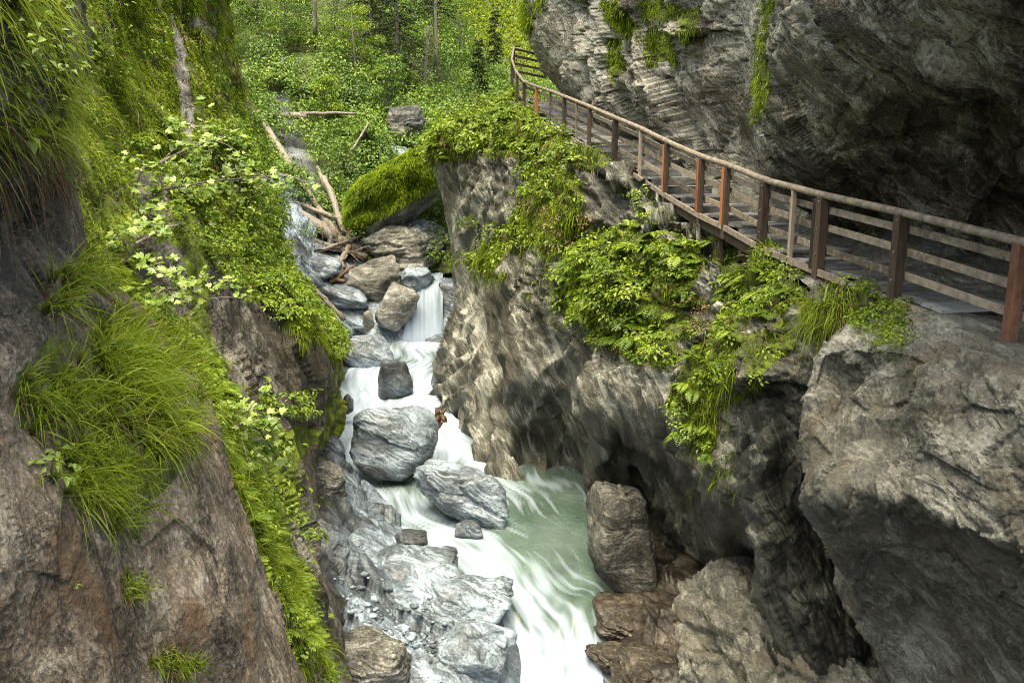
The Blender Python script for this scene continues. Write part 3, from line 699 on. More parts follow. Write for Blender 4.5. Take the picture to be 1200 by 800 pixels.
# ---- ledge the walkway runs along
lg = []
for px in (604, 611, 625, 650, 675, 702, 730, 760, 800, 850, 905, 965, 1040, 1100, 1160, 1230, 1330):
    g = -0.9 * math.exp(-((px - 840) / 75.0) ** 2)
    lg.append([dk(px, -0.25, -0.16 + g), dk(px, 0.3, -0.10 + g), dk(px, 1.2, -0.10 + g * 0.8), dk(px, 2.2, -0.02 + g * 0.3), dk(px, 4.2, 0.35), dk(px, 7.5, 0.9)])
S_LEDGE = sheet('ledge_path', np.array(lg).transpose(1, 0, 2), M_NEAR, 3.0, lambda p, n, px, py: 0.10 * fbm(p * 1.7, 5) + 0.05 * facet(p * 3.1)[0] - 0.03, lambda px, py, p, n: 0.3 * (px < 700), lambda px, py, p, n: np.full(len(px), 0.05), flip=None, world=True)
tag(S_LEDGE.o, kind='structure')

# ---- left wall in the middle distance
lw = [
 [(-200, -160, 13), (0, -160, 17), (110, -160, 22), (200, -160, 27), (225, -160, 31), (245, -160, 40)],
 [(-160, -60, 12), (30, -60, 16.5), (120, -60, 21), (205, -60, 26), (232, -60, 31), (262, -60, 42)],
 [(-130, 40, 11), (45, 40, 15), (130, 40, 19.5), (212, 40, 24.5), (238, 40, 30), (268, 40, 42)],
 [(-100, 130, 9.5), (65, 130, 13.5), (145, 130, 17.5), (225, 130, 22.5), (258, 132, 28.5), (282, 130, 42)],
 [(-80, 220, 8.6), (80, 220, 12), (160, 220, 15.8), (245, 220, 20), (277, 222, 26.5), (300, 225, 42)],
 [(-60, 310, 8.2), (95, 310, 11.2), (175, 310, 14.6), (262, 310, 18.6), (305, 315, 25), (328, 320, 40)],
 [(-40, 400, 7.6), (125, 400, 10.2), (205, 400, 13.6), (292, 400, 17.6), (374, 402, 23.8), (388, 405, 36)],
 [(-20, 470, 7.0), (145, 470, 9.0), (238, 470, 12), (312, 470, 17.2), (384, 470, 23.2), (394, 480, 34)],
 [(10, 545, 6.6), (190, 545, 8.2), (280, 545, 10.5), (332, 545, 16.8), (360, 540, 22.6), (376, 555, 32)],
 [(60, 625, 6.4), (238, 625, 7.7), (318, 625, 9.7), (346, 625, 15), (358, 625, 19.5), (375, 640, 26)],
 [(100, 720, 6.3), (285, 720, 7.2), (357, 720, 9.0), (372, 720, 12.5), (378, 720, 16), (384, 730, 20)],
 [(140, 830, 6.2), (330, 830, 6.9), (388, 830, 8.5), (396, 830, 11), (400, 830, 14), (404, 840, 17)],
 [(180, 960, 6.1), (360, 960, 6.6), (410, 960, 8.2), (420, 960, 10.5), (430, 960, 13), (440, 960, 15)],
]
BARE_LEFT = [[(203, 10), (216, 40), (224, 90), (226, 165), (210, 165), (202, 90)], [(232, 15), (252, 35), (252, 52), (226, 28)], [(240, 310), (270, 330), (330, 372), (372, 402), (398, 430), (380, 500), (330, 500), (285, 480), (250, 400)],
             [(150, 200), (195, 205), (200, 250), (160, 260)], [(160, 270), (210, 290), (225, 370), (190, 390), (165, 330)], [(345, 540), (370, 520), (410, 560), (400, 640), (370, 700)]]
GREY_LEFT = [BARE_LEFT[0], BARE_LEFT[1]]
bare_left = polymask(BARE_LEFT, 7)
grey_left = polymask(GREY_LEFT, 5)
def left_moss(px, py, p, n):
    m = 1 - bare_left(px, py, p, n)
    foot = smooth(py, 560, 640) * smooth(px, 330, 350)
    return np.clip(0.9 * m - foot, 0, 1)
def left_disp(p, n, px, py):
    return rough_rock(p, frame((0.9, 0.0, 0.35), (0.3, 0.1, -0.9), 1.5, 0.45, 0.8), 1.5, 0.7, 0.55, 0.55 - 0.35 * smooth(px, 320, 345))
S_LEFT = sheet('left_cliff', lw, M_LEFT, 2.6, left_disp, left_moss, lambda px, py, p, n: 0.6 * grey_left(px, py, p, n) + 0.1 * (px < 330) + 0.25 * smooth(py, 540, 600) * smooth(px, 320, 350))
tag(S_LEFT.o, kind='structure')

# ---- left foreground rock face
lf = [
 [(-400, -110, 6.5), (-60, -110, 7.0), (20, -110, 7.4), (62, -110, 8.0), (75, -110, 10)],
 [(-400, -80, 2.5), (-60, -80, 3.2), (20, -80, 3.9), (62, -80, 4.8), (75, -80, 8)],
 [(-400, 60, 2.4), (-60, 60, 3.0), (25, 60, 3.6), (70, 60, 4.6), (82, 60, 8)],
 [(-400, 170, 2.4), (-60, 170, 3.1), (25, 170, 3.7), (66, 170, 4.7), (76, 170, 8)],
 [(-400, 255, 2.6), (-50, 255, 3.6), (30, 255, 4.5), (72, 255, 5.4), (86, 255, 8)],
 [(-400, 320, 2.6), (-30, 320, 3.6), (50, 320, 4.5), (92, 320, 5.4), (108, 320, 8)],
 [(-400, 390, 2.5), (0, 390, 3.4), (85, 390, 4.2), (160, 390, 5.2), (185, 390, 8)],
 [(-400, 470, 2.4), (20, 470, 3.3), (125, 470, 4.1), (216, 470, 5.1), (240, 470, 8)],
 [(-400, 560, 2.3), (45, 560, 3.2), (155, 560, 4.0), (258, 560, 5.0), (272, 560, 7.5)],
 [(-400, 680, 2.2), (65, 680, 3.1), (185, 680, 3.9), (298, 680, 4.9), (308, 680, 7)],
 [(-400, 800, 2.1), (85, 800, 3.0), (205, 800, 3.8), (335, 800, 4.8), (345, 800, 6.6)],
 [(-400, 960, 2.0), (110, 960, 2.9), (235, 960, 3.6), (380, 960, 4.6), (392, 960, 6)],
]
lf = [[(-1500, r[0][1], r[0][2] * 0.85)] + r for r in lf]
SLAB_GRASS = [(20, 440), (60, 400), (110, 360), (160, 390), (215, 440), (235, 520), (215, 560), (180, 590), (160, 640), (100, 600), (60, 520), (20, 500)]
def slab_disp(p, n, px, py):
    q = warp(p, 0.8, 0.12) @ FR_SLAB2.T
    f, e = facet(q, 0.7); g, e2 = facet(q * 3.1 + 5, 0.7)
    return 0.075 * f + 0.028 * g - 0.02 * np.exp(-e * 8) + 0.09 * fbm(p * 0.9, 3) + 0.018 * ridged(q * np.array([3.0, 2.0, 2.0]), 4) + 0.006 * fbm(p * 22, 3)
S_SLAB = sheet('left_rock_face', lf, M_SLAB, 2.2, slab_disp, lambda px, py, p, n: 0.55 * polymask([SLAB_GRASS], 10)(px, py, p, n) + 0.5 * smooth(py, 250, 200), lambda px, py, p, n: -0.2 * smooth(px, 170, 120) - 0.2 * smooth(py, 440, 400))
tag(S_SLAB.o, kind='structure')

# ================================================================== WATER
FOAM = [(500, 360, 1), (470, 398, 1), (505, 398, 1), (440, 396, .8), (500, 415, .5), (470, 410, .45), (420, 470, 1), (405, 500, 1), (440, 440, 1), (415, 540, .85), (425, 560, 1), (400, 575, .7),
        (488, 440, .9), (492, 470, .95), (520, 500, 1), (538, 530, .95), (470, 560, .15), (510, 555, .1), (440, 580, .85), (415, 590, .55), (470, 590, .55), (440, 605, .9), (490, 610, .75), (430, 630, .1),
        (560, 560, .5), (610, 578, .4), (640, 586, .25), (665, 590, .1), (610, 610, .1), (660, 620, 0), (690, 640, 0), (630, 640, .0), (640, 610, 0), (600, 628, .15), (520, 632, .95), (560, 645, .85), (480, 625, .6), (590, 662, .95), (610, 685, .8),
        (640, 665, .15), (680, 670, .0), (660, 700, .25), (690, 705, .1), (625, 705, .7), (600, 720, .6), (645, 725, .35), (680, 735, .55), (620, 750, 1), (585, 740, .95), (660, 770, .95), (700, 765, .9), (630, 800, 1), (680, 800, 1), (725, 800, 1), (640, 840, 1), (560, 700, .3), (545, 690, .3)]
FP = np.array(FOAM, float)
def foam_fn(px, py, p, n):
    w = 14.0
    x = px + noise(p * np.array([1.1, 0.5, 1.0])) * w; y = py + noise(p * np.array([1.1, 0.5, 1.0]) + 50) * w
    d2 = (x[:, None] - FP[None, :, 0]) ** 2 + (1.6 * (y[:, None] - FP[None, :, 1])) ** 2
    wt = 1.0 / (d2 + 60.0) ** 1.6
    f = (wt * FP[None, :, 2]).sum(1) / wt.sum(1)
    # streaks drawn out along the current
    q = warp(p, 0.35, 0.9)
    cx = np.interp(p[:, 1], [14, 16, 18, 20, 22, 24, 28, 34, 40], [1.2, 0.95, 0.5, -0.8, -2.2, -3.0, -4.0, -4.8, -4.6])
    st = noise(np.stack([(q[:, 0] - cx) * 5.0, q[:, 1] * 0.55 + q[:, 2] * 0.5, q[:, 2] * 0.3], 1)) + 0.5 * noise(np.stack([(q[:, 0] - cx) * 12.0, q[:, 1] * 0.9, q[:, 2] * 0.4 + 7], 1))
    return np.clip(f * 0.80 + 0.6 * st * (0.3 + 0.7 * np.exp(-((f - 0.5) / 0.45) ** 2)), 0, 1)
def water_mat():
    k = NT('river_water')
    fo = k.attr('moss'); co = k.n('ShaderNodeNewGeometry').outputs['Position']
    bn = k.noise(k.mapping(co, (0, 0, 0), (3.0, 1.0, 1.0)), 1.6, 4, 0.5)
    nb = k.bump(bn, 0.25, 0.12)
    dif = k.n('ShaderNodeBsdfDiffuse'); k.l(k.ramp(k.noise(co, 0.6, 3), [(0.35, (0.085, 0.125, 0.10)), (0.65, (0.17, 0.225, 0.20))]), dif.inputs[0])
    tr = k.n('ShaderNodeBsdfTransparent'); tr.inputs[0].default_value = (0.62, 0.78, 0.60, 1)
    body = k.n('ShaderNodeMixShader'); body.inputs[0].default_value = 0.45; k.l(dif.outputs[0], body.inputs[1]); k.l(tr.outputs[0], body.inputs[2])
    gl = k.n('ShaderNodeBsdfGlossy'); gl.inputs['Roughness'].default_value = 0.16; k.l(nb, gl.inputs['Normal'])
    fr = k.n('ShaderNodeFresnel'); fr.inputs[0].default_value = 1.33; k.l(nb, fr.inputs['Normal'])
    wet = k.n('ShaderNodeMixShader'); k.l(fr.outputs[0], wet.inputs[0]); k.l(body.outputs[0], wet.inputs[1]); k.l(gl.outputs[0], wet.inputs[2])
    wh = k.n('ShaderNodeBsdfPrincipled'); wh.inputs['Base Color'].default_value = (0.42, 0.49, 0.60, 1); wh.inputs['Roughness'].default_value = 0.6
    mx = k.n('ShaderNodeMixShader'); k.l(k.ramp(fo, [(0.12, 0.0), (0.55, 0.5), (1.0, 0.98)]), mx.inputs[0]); k.l(wet.outputs[0], mx.inputs[1]); k.l(wh.outputs[0], mx.inputs[2])
    k.l(mx.outputs[0], k.out.inputs[0]); return k.m
M_WATER = water_mat()
riv = [(41.2, -8.66, 425, 530), (40, -8.68, 415, 525), (38.6, -8.72, 405, 520), (37, -8.8, 400, 512), (35.6, -8.88, 398, 508), (34, -9.0, 395, 505), (32.4, -9.08, 392, 510), (31, -9.22, 388, 525), (29.5, -9.34, 384, 545), (28.5, -9.42, 380, 575), (27.2, -9.5, 378, 680),
       (25.5, -9.55, 380, 720), (23.5, -9.57, 385, 720), (22, -9.58, 395, 730), (20.5, -9.6, 410, 725), (19.2, -9.66, 450, 722), (18.3, -9.76, 490, 720), (17.5, -9.92, 510, 728), (16.8, -10.22, 525, 740), (16, -10.5, 535, 752), (15, -10.8, 545, 765), (13.5, -11.1, 540, 780), (10, -11.6, 530, 800)]
riv_net = [[W(a + (b - a) * t, Y, z) for t in np.linspace(0, 1, 7)] for Y, z, a, b in riv]
def river_disp(p, n, px, py):
    rapid = np.interp(p[:, 1], [14, 17, 18.5, 20, 25, 28, 31, 34, 38, 41], [.3, .26, .14, .05, .05, .12, .18, .14, .07, .04])
    q = warp(p, 0.4, 0.6)
    return rapid * (noise(q * np.array([1.5, 0.6, 0.6])) + 0.5 * noise(q * np.array([3.2, 1.2, 1.2])))
S_RIVER = sheet('river', riv_net, M_WATER, 2.4, river_disp, foam_fn, None, world=True)
tag(S_RIVER.o, kind='structure')

wf = []
for Y, z, a, b in [(47.5, -5.75, 490, 520), (44.5, -5.9, 487, 519), (42.7, -6.0, 485, 518), (42.15, -6.12, 486, 514), (41.75, -6.5, 484, 518.5), (41.45, -7.1, 480, 519), (41.2, -7.9, 475, 520), (41.0, -8.6, 471, 521), (40.9, -9.0, 469, 521)]:
    wf.append([W(a + (b - a) * t, Y - 0.12 * math.sin(t * math.pi), z + 0.05 * math.sin(t * 9)) for t in np.linspace(0, 1, 7)])
def fall_foam(px, py, p, n):
    s = noise(np.stack([p[:, 0] * 9, p[:, 2] * 0.35, p[:, 1] * 0.3], 1)) + 0.6 * noise(np.stack([p[:, 0] * 22, p[:, 2] * 0.5, p[:, 1] * 0.3], 1))
    return 0.84 + 0.2 * s + 0.2 * smooth(p[:, 2], -7.2, -8.4) - 0.25 * smooth(p[:, 1], 42, 43)
S_FALL = sheet('waterfall', wf, M_WATER, 1.2, lambda p, n, px, py: 0.06 * noise(np.stack([p[:, 0] * 6, p[:, 2] * 0.3, p[:, 1] * 0.2], 1)), fall_foam, None, world=True)
tag(S_FALL.o, 'silky white waterfall pouring past pale boulders beside the dark cliff', 'waterfall')

# ================================================================== BOULDERS
import bmesh
_ico = {}; MOSSY = []
def ico(n):
    if n not in _ico:
        bm = bmesh.new(); bmesh.ops.create_icosphere(bm, subdivisions=n, radius=1.0)
        bm.verts.ensure_lookup_table()
        _ico[n] = (np.array([v.co[:] for v in bm.verts]), np.array([[v.index for v in f.verts] for f in bm.faces])); bm.free()
    return _ico[n]

def boulder(label, px, py, w, h, Y, seed, mat=None, depth=0.9, box=2.6, rough=0.16, tilt=0.0, yaw=0.0, sub=6, moss=0.0, tone=0.0, lean=0.0, layered=False, soft=16.0, pts=None, name='boulder', cat='boulder', group=None):
    V, F = ico(sub); V = V.copy()
    rr = np.random.default_rng(seed * 13 + 5)
    pn = unit(rr.normal(size=(15, 3)) * np.array([1, 1, 0.9])); pd = rr.uniform(0.72, 1.0, 15)
    ax = np.array([[1, 0, 0], [-1, 0, 0], [0, 0, 1], [0, 0, -1], [0, -1, 0], [0, 1, 0]], float) + rr.normal(size=(6, 3)) * 0.16
    pn = np.concatenate([pn, unit(ax)]); pd = np.concatenate([pd, np.full(6, 0.92)])
    rad = pd[None, :] / np.maximum(V @ pn.T, 0.12); kk = soft
    V = V * ((rad ** -kk).sum(1) ** (-1 / kk))[:, None]
    V /= np.abs(V).max(0)
    q = V * 1.3 + seed * 7.7
    M = FR_FLAT if layered else frame((0.4, 0.3, 0.8), (0.85, -0.3, -0.4), 1.3, 0.7, 0.9)
    d = 0.10 * fbm(q * 0.8, 3) + rough * (0.55 * facet(q @ M.T * 0.9, 0.8)[0] + 0.35 * facet(q @ M.T * 2.4 + 3, 0.8)[0] * (1.0 if (layered or mat is not None) else 0.4) + 0.10 * facet(q @ M.T * 6.5 + 3, 0.8)[0]) + 0.010 * fbm(q * 7, 3)
    N = unit(V); V = V + N * d[:, None]
    sc = Y * 1.03 / FL
    V[:, 0] *= w * sc / 2; V[:, 2] *= h * sc / 2; V[:, 1] *= w * sc / 2 * depth
    V[:, 0] += V[:, 2] * lean
    c, s = math.cos(tilt), math.sin(tilt)
    V = np.stack([V[:, 0] * c - V[:, 2] * s, V[:, 1], V[:, 0] * s + V[:, 2] * c], 1)
    base = P(px, py, Y); zoff = V[:, 2].min(); origin = base + UP * zoff; V[:, 2] -= zoff
    if moss:
        q = Sheet(); q.V = V + origin; q.F = np.concatenate([F, F[:, 2:]], 1); t3 = V[F]; q.area = 0.5 * np.linalg.norm(np.cross(t3[:, 1] - t3[:, 0], t3[:, 2] - t3[:, 0]), axis=1); q.N = N; q.o = origin; MOSSY.append(q)
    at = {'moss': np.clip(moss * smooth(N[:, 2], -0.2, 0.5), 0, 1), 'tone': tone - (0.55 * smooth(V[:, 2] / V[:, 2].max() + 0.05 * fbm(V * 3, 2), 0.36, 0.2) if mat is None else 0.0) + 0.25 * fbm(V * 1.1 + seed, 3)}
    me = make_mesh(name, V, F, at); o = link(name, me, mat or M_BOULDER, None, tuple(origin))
    o.hide_render = False
    return tag(o, label, cat, group)

boulder('large rounded grey boulder below the cascade, hollowed underneath on its right side', 465, 511, 106, 80, 25.2, 1, box=2.3, rough=0.13, tilt=-0.1, soft=8.0, tone=0.1)
boulder('broad pointed grey boulder standing alone in the middle of the pool', 541, 577, 112, 76, 22.2, 12, box=2.0, rough=0.17, tilt=-0.22, lean=-0.25, tone=0.1)
boulder('small wedge-shaped stone just in front of the pointed boulder in the pool', 549, 618, 36, 22, 20.9, 3, sub=5, tone=-0.2)
boulder('dark square-topped boulder that splits the upper cascade in two', 462, 446, 44, 60, 32.6, 4, box=3.0, rough=0.12, tone=-0.35, sub=5)
boulder('blue-grey boulder wedged at the foot of the left cliff beside the cascade', 385, 533, 46, 52, 25.0, 5, box=2.3, tone=-0.1)
boulder('low brown rock just breaking the water near the left bank', 480, 630, 42, 16, 20.4, 6, sub=5, tone=-0.5)
boulder('flat wet rock just breaking the green water in front of the tall boulder', 655, 652, 46, 12, 19.9, 7, sub=5, tone=-0.5)
boulder('tall brown block of rock standing at the water edge under the right cliff', 724, 632, 84, 150, 18.6, 8, mat=M_TAN, box=2.7, rough=0.10, depth=1.0, tilt=0.12, tone=-0.22, soft=9.0)
boulder('slanting pale slab of rock just left of the waterfall', 464, 363, 40, 56, 41.0, 9, mat=M_TAN, box=2.6, tilt=-0.5, sub=5, tone=0.25)
boulder('tan block of rock under the layered outcrop near the driftwood', 442, 328, 60, 56, 43.2, 10, mat=M_TAN, box=3, rough=0.12, sub=5, tone=0.05)
boulder('pale boulder at the lip of the waterfall', 489, 326, 46, 30, 42.4, 11, mat=M_BOULDER, sub=5, tone=0.25)
boulder('broad grey boulder below the pile of dead logs', 402, 350, 62, 36, 42.6, 13, sub=5, tone=0.0)
boulder('small smooth blue-grey stone beside the pool under the waterfall', 416, 379, 32, 17, 40.4, 14, sub=5, rough=0.08, tone=0.2)
boulder('small upright tan stone between the slanting slab and a smooth blue-grey stone', 431, 377, 15, 26, 40.2, 15, mat=M_TAN, sub=4, tone=0.3)
boulder('long smooth pale rock sloping into the pool above the cascade', 428, 416, 74, 48, 37.2, 16, rough=0.08, tilt=-0.15, tone=0.2)
boulder('grey rock hump between the left cliff and the long smooth pale rock', 396, 388, 36, 26, 39.6, 17, sub=5, tone=0.0)
boulder('small rounded rock with water running over it in the left cascade', 407, 474, 16, 26, 29.6, 19, sub=5, tone=-0.2)
boulder('swirl-banded grey rock in the middle of the left bank, cut by a dark cleft', 545, 706, 104, 66, 16.9, 20, box=2.2, rough=0.13, tilt=-0.1, tone=0.15)
boulder('banded grey rock at the bottom of the bank beside the white rapids', 548, 768, 118, 92, 15.5, 21, box=2.2, rough=0.13, tilt=0.15, tone=0.15)
boulder('wide blue-grey rock with a dark hollow side, highest of the bank rocks by the pool', 488, 664, 118, 54, 18.15, 22, box=2.2, rough=0.14, tilt=-0.08, tone=0.1)
boulder('brownish rock half buried between the banded rocks of the bank', 470, 700, 56, 40, 17.3, 23, sub=5, tone=-0.1, mat=M_TAN)
boulder('rough tan ledge of layered rock above the bank at the left cliff foot', 376, 572, 66, 76, 21.2, 24, mat=M_TAN, box=3.2, rough=0.14, layered=True, tone=0.0)
boulder('brown splintered rock beside the bottom of the grassy slope', 392, 715, 44, 70, 16.0, 25, mat=M_TAN, box=3.0, rough=0.16, tone=-0.2, tilt=0.2)
boulder('low rough rock at the bottom edge left of the banded rocks', 440, 775, 110, 60, 14.8, 26, mat=M_TAN, rough=0.14, layered=True, tone=-0.05)
boulder('mossy yellow-green boulder sloping above the layered outcrop', 466, 232, 140, 70, 47.2, 27, mat=M_TAN, box=2.2, rough=0.10, tilt=0.5, moss=1.6, sub=6, lean=0.25, soft=5.0)
MOSSY_ROCK = bpy.data.objects['boulder' + ('.%03d' % (sum(o.name.startswith('boulder') for o in bpy.data.objects) - 1))]
boulder('layered grey outcrop of thin slabs between the mossy boulder and the waterfall', 470, 296, 112, 84, 46.3, 28, mat=M_TAN, box=3.0, rough=0.20, layered=True, tone=0.12, tilt=0.2, name='rock_outcrop', cat='outcrop')
boulder('dark overhanging rock in the wooded slope with a pale boulder beneath', 474, 148, 44, 40, 57, 29, mat=M_TAN, box=3.0, rough=0.24, sub=5, tone=-0.35, lean=0.3, layered=True)
boulder('small pale boulder lying under the dark overhanging rock in the slope', 464, 181, 30, 20, 55.5, 30, sub=4, tone=0.4)
boulder('grey rock in the shade beneath the pile of logs', 378, 318, 46, 34, 43.5, 31, sub=5, tone=0.0)
boulder('brown wet ledge at the water edge in front of the tall brown block', 745, 728, 110, 52, 17.4, 32, mat=M_BROWN, rough=0.2, layered=True, depth=1.1)

boulder('low wet brown rock at the bottom edge, right of the rapids', 760, 790, 100, 52, 15.2, 37, mat=M_BROWN, rough=0.2, layered=True, depth=1.2)
boulder('low brown slab between the tall brown block and the rapids', 716, 770, 60, 34, 16.2, 39, mat=M_BROWN, rough=0.2, layered=True)
boulder('grey rock between the wide blue-grey rock and the left cliff foot', 418, 668, 70, 52, 18.2, 33, rough=0.12, tone=0.05)
boulder('smooth grey hump of rock above the loose pebbles of the bank', 438, 716, 72, 58, 16.7, 34, rough=0.10, tone=0.1)
boulder('smooth banded rock at the bottom edge between the low rough rock and the rapids', 492, 792, 84, 50, 14.9, 35, rough=0.12, tone=0.1)
boulder('small angular rock at the tip of the bank where the river narrows', 584, 690, 44, 30, 17.4, 36, sub=5, tone=-0.1)

# loose stones lying on the bank
def pebbles():
    r = np.random.default_rng(3); V0, F0 = ico(2); Vs = []; Fs = []; b = 0; T = []
    spots = [(490, 722, 16, 24), (470, 755, 26, 22), (505, 758, 26, 18), (440, 735, 40, 20), (400, 770, 30, 30), (415, 690, 26, 26)]
    px, py = S_BED.px, S_BED.py
    for (cx, cy, sx, sy) in spots:
        for k in range(34):
            x, y = r.normal(cx, sx * 0.6), r.normal(cy, sy * 0.6)
            j = np.argmin((px - x) ** 2 + (py - y) ** 2 + 1e4 * (S_BED.V[:, 1] > 25))
            s = (0.03 + 0.09 * r.random() ** 3)
            v = V0 * np.array([1, 0.8, 0.55]) * (0.8 + 0.4 * r.random(3)) * s * (1 + 0.25 * fbm(V0 * 1.2 + k * 3.3, 2))[:, None]
            Vs.append(v + S_BED.V[j] + S_BED.N[j] * s * 0.3); Fs.append(F0 + b); b += len(v); T += [r.random() - 0.3] * len(v)
    V = np.concatenate(Vs); o = link('pebbles', make_mesh('pebbles', V, np.concatenate(Fs), {'moss': np.zeros(len(V)), 'tone': np.array(T)}), M_BED)
    tag(o, 'loose grey pebbles caught between the banded rocks of the bank', 'pebbles', kind='stuff')
pebbles()

# ================================================================== WALKWAY AND RAILING
def walkway():
    root = empty('wooden_walkway', tuple(deck_pt(1000)), 'grey plank walkway stepping up along the ledge under the overhanging cliff', 'walkway')
    R = np.array(deck_pt(1000))
    Ys = np.arange(10.35, 36.0, 0.05)
    pxs = np.array([600 + 1000 * (7.3 / y - 0.196) for y in Ys]); C = np.array([deck_pt(x) for x in pxs])
    d = np.linalg.norm(np.diff(C, axis=0), axis=1); s = np.concatenate([[0], np.cumsum(d)])
    def at(x): return np.array([np.interp(x, s, C[:, k]) for k in range(3)])
    def tan(x):
        t = at(min(x + 0.1, s[-1])) - at(min(x - 0.1, s[-1] - 0.2)); t[2] = 0; return t / np.linalg.norm(t)
    Wd = 1.15
    deck = MB(); x = 0.0; i = 0; zl = None
    r = np.random.default_rng(8)
    while x < s[-1] - 0.2:
        t = tan(x + 0.5); rt = np.array([t[1], -t[0], 0])
        stepped = 11.0 < at(x)[1] < 25.5
        if stepped:
            run = 0.95; z = at(x + 0.3)[2] - 0.03
            for k in range(4):
                c = at(x + run * (k + 0.5) / 4) ; c[2] = z + r.normal() * 0.004
                deck.box(c + rt * (Wd / 2 + 0.05), t * (run / 8 - 0.008), rt * (Wd / 2 + r.normal() * 0.012), UP * 0.022, r.random())
            zl = z
            # timber riser block under the front edge of each landing
            c = at(x + 0.06); c[2] = z - 0.10
            step = MB(); step.box(c + rt * (Wd / 2 + 0.05), t * 0.05, rt * (Wd / 2 - 0.03), UP * 0.075, r.random()); step.build('step', M_DECK, root, R, bevel=0.006)
            x += run
        else:
            c = at(x + 0.1); c[2] -= 0.03
            tt = at(x + 0.2) - at(x); tt /= np.linalg.norm(tt)
            deck.box(c + rt * (Wd / 2 + 0.05), tt * 0.092, rt * (Wd / 2 + r.normal() * 0.01), UP * 0.02, r.random()); x += 0.2
    deck.build('deck', M_DECK, root, R)
    for off, nm in ((0.06, 'outer'), (Wd - 0.1, 'inner')):
        b = MB(); xs = np.arange(0.2, s[-1], 0.6)
        pts = [at(q) + np.array([tan(q)[1], -tan(q)[0], 0]) * off for q in xs]
        for a, c in zip(pts[:-1], pts[1:]):
            dv = c - a; L = np.linalg.norm(dv); dv /= L; rt = np.cross(dv, UP); rt /= np.linalg.norm(rt)
            b.box((a + c) / 2 - UP * 0.26, dv * (L / 2 + 0.01), rt * 0.05, np.cross(rt, dv) * 0.09, 0.3)
        b.build('stringer_beam', M_POST, root, R)
    # kerb plank along the outer edge, seen as the pale double line under the rails
    b = MB(); xs = np.arange(0.2, s[-1], 0.6); pts = [at(q) + np.array([tan(q)[1], -tan(q)[0], 0]) * (-0.03) for q in xs]
    for a, c in zip(pts[:-1], pts[1:]):
        dv = c - a; L = np.linalg.norm(dv); dv /= L; rt = np.cross(dv, UP); rt /= np.linalg.norm(rt)
        b.box((a + c) / 2 - UP * 0.10, dv * (L / 2 + 0.01), rt * 0.02, np.cross(rt, dv) * 0.05, 0.6)
    b.build('edge_board', M_RAIL, root, R)
    for px in (812, 842, 872, 910, 955, 985):                   # props down into the gully
        p = deck_pt(px); b = MB(); b.box(p + np.array([0.12, 0, -0.75]), (0.05, 0, 0), (0, 0.05, 0), (0, 0, 0.42), 0.3)
        b.build('prop', M_POST, root, R, bevel=0.006)
        if px in (812, 872, 955):
            b = MB(); b.box(p + np.array([0.6, 0.1, -0.42]), (0.6, 0.1, 0), (-0.01, 0.06, 0), (0, 0, 0.06), 0.3); b.build('cross_beam', M_POST, root, R)
walkway()

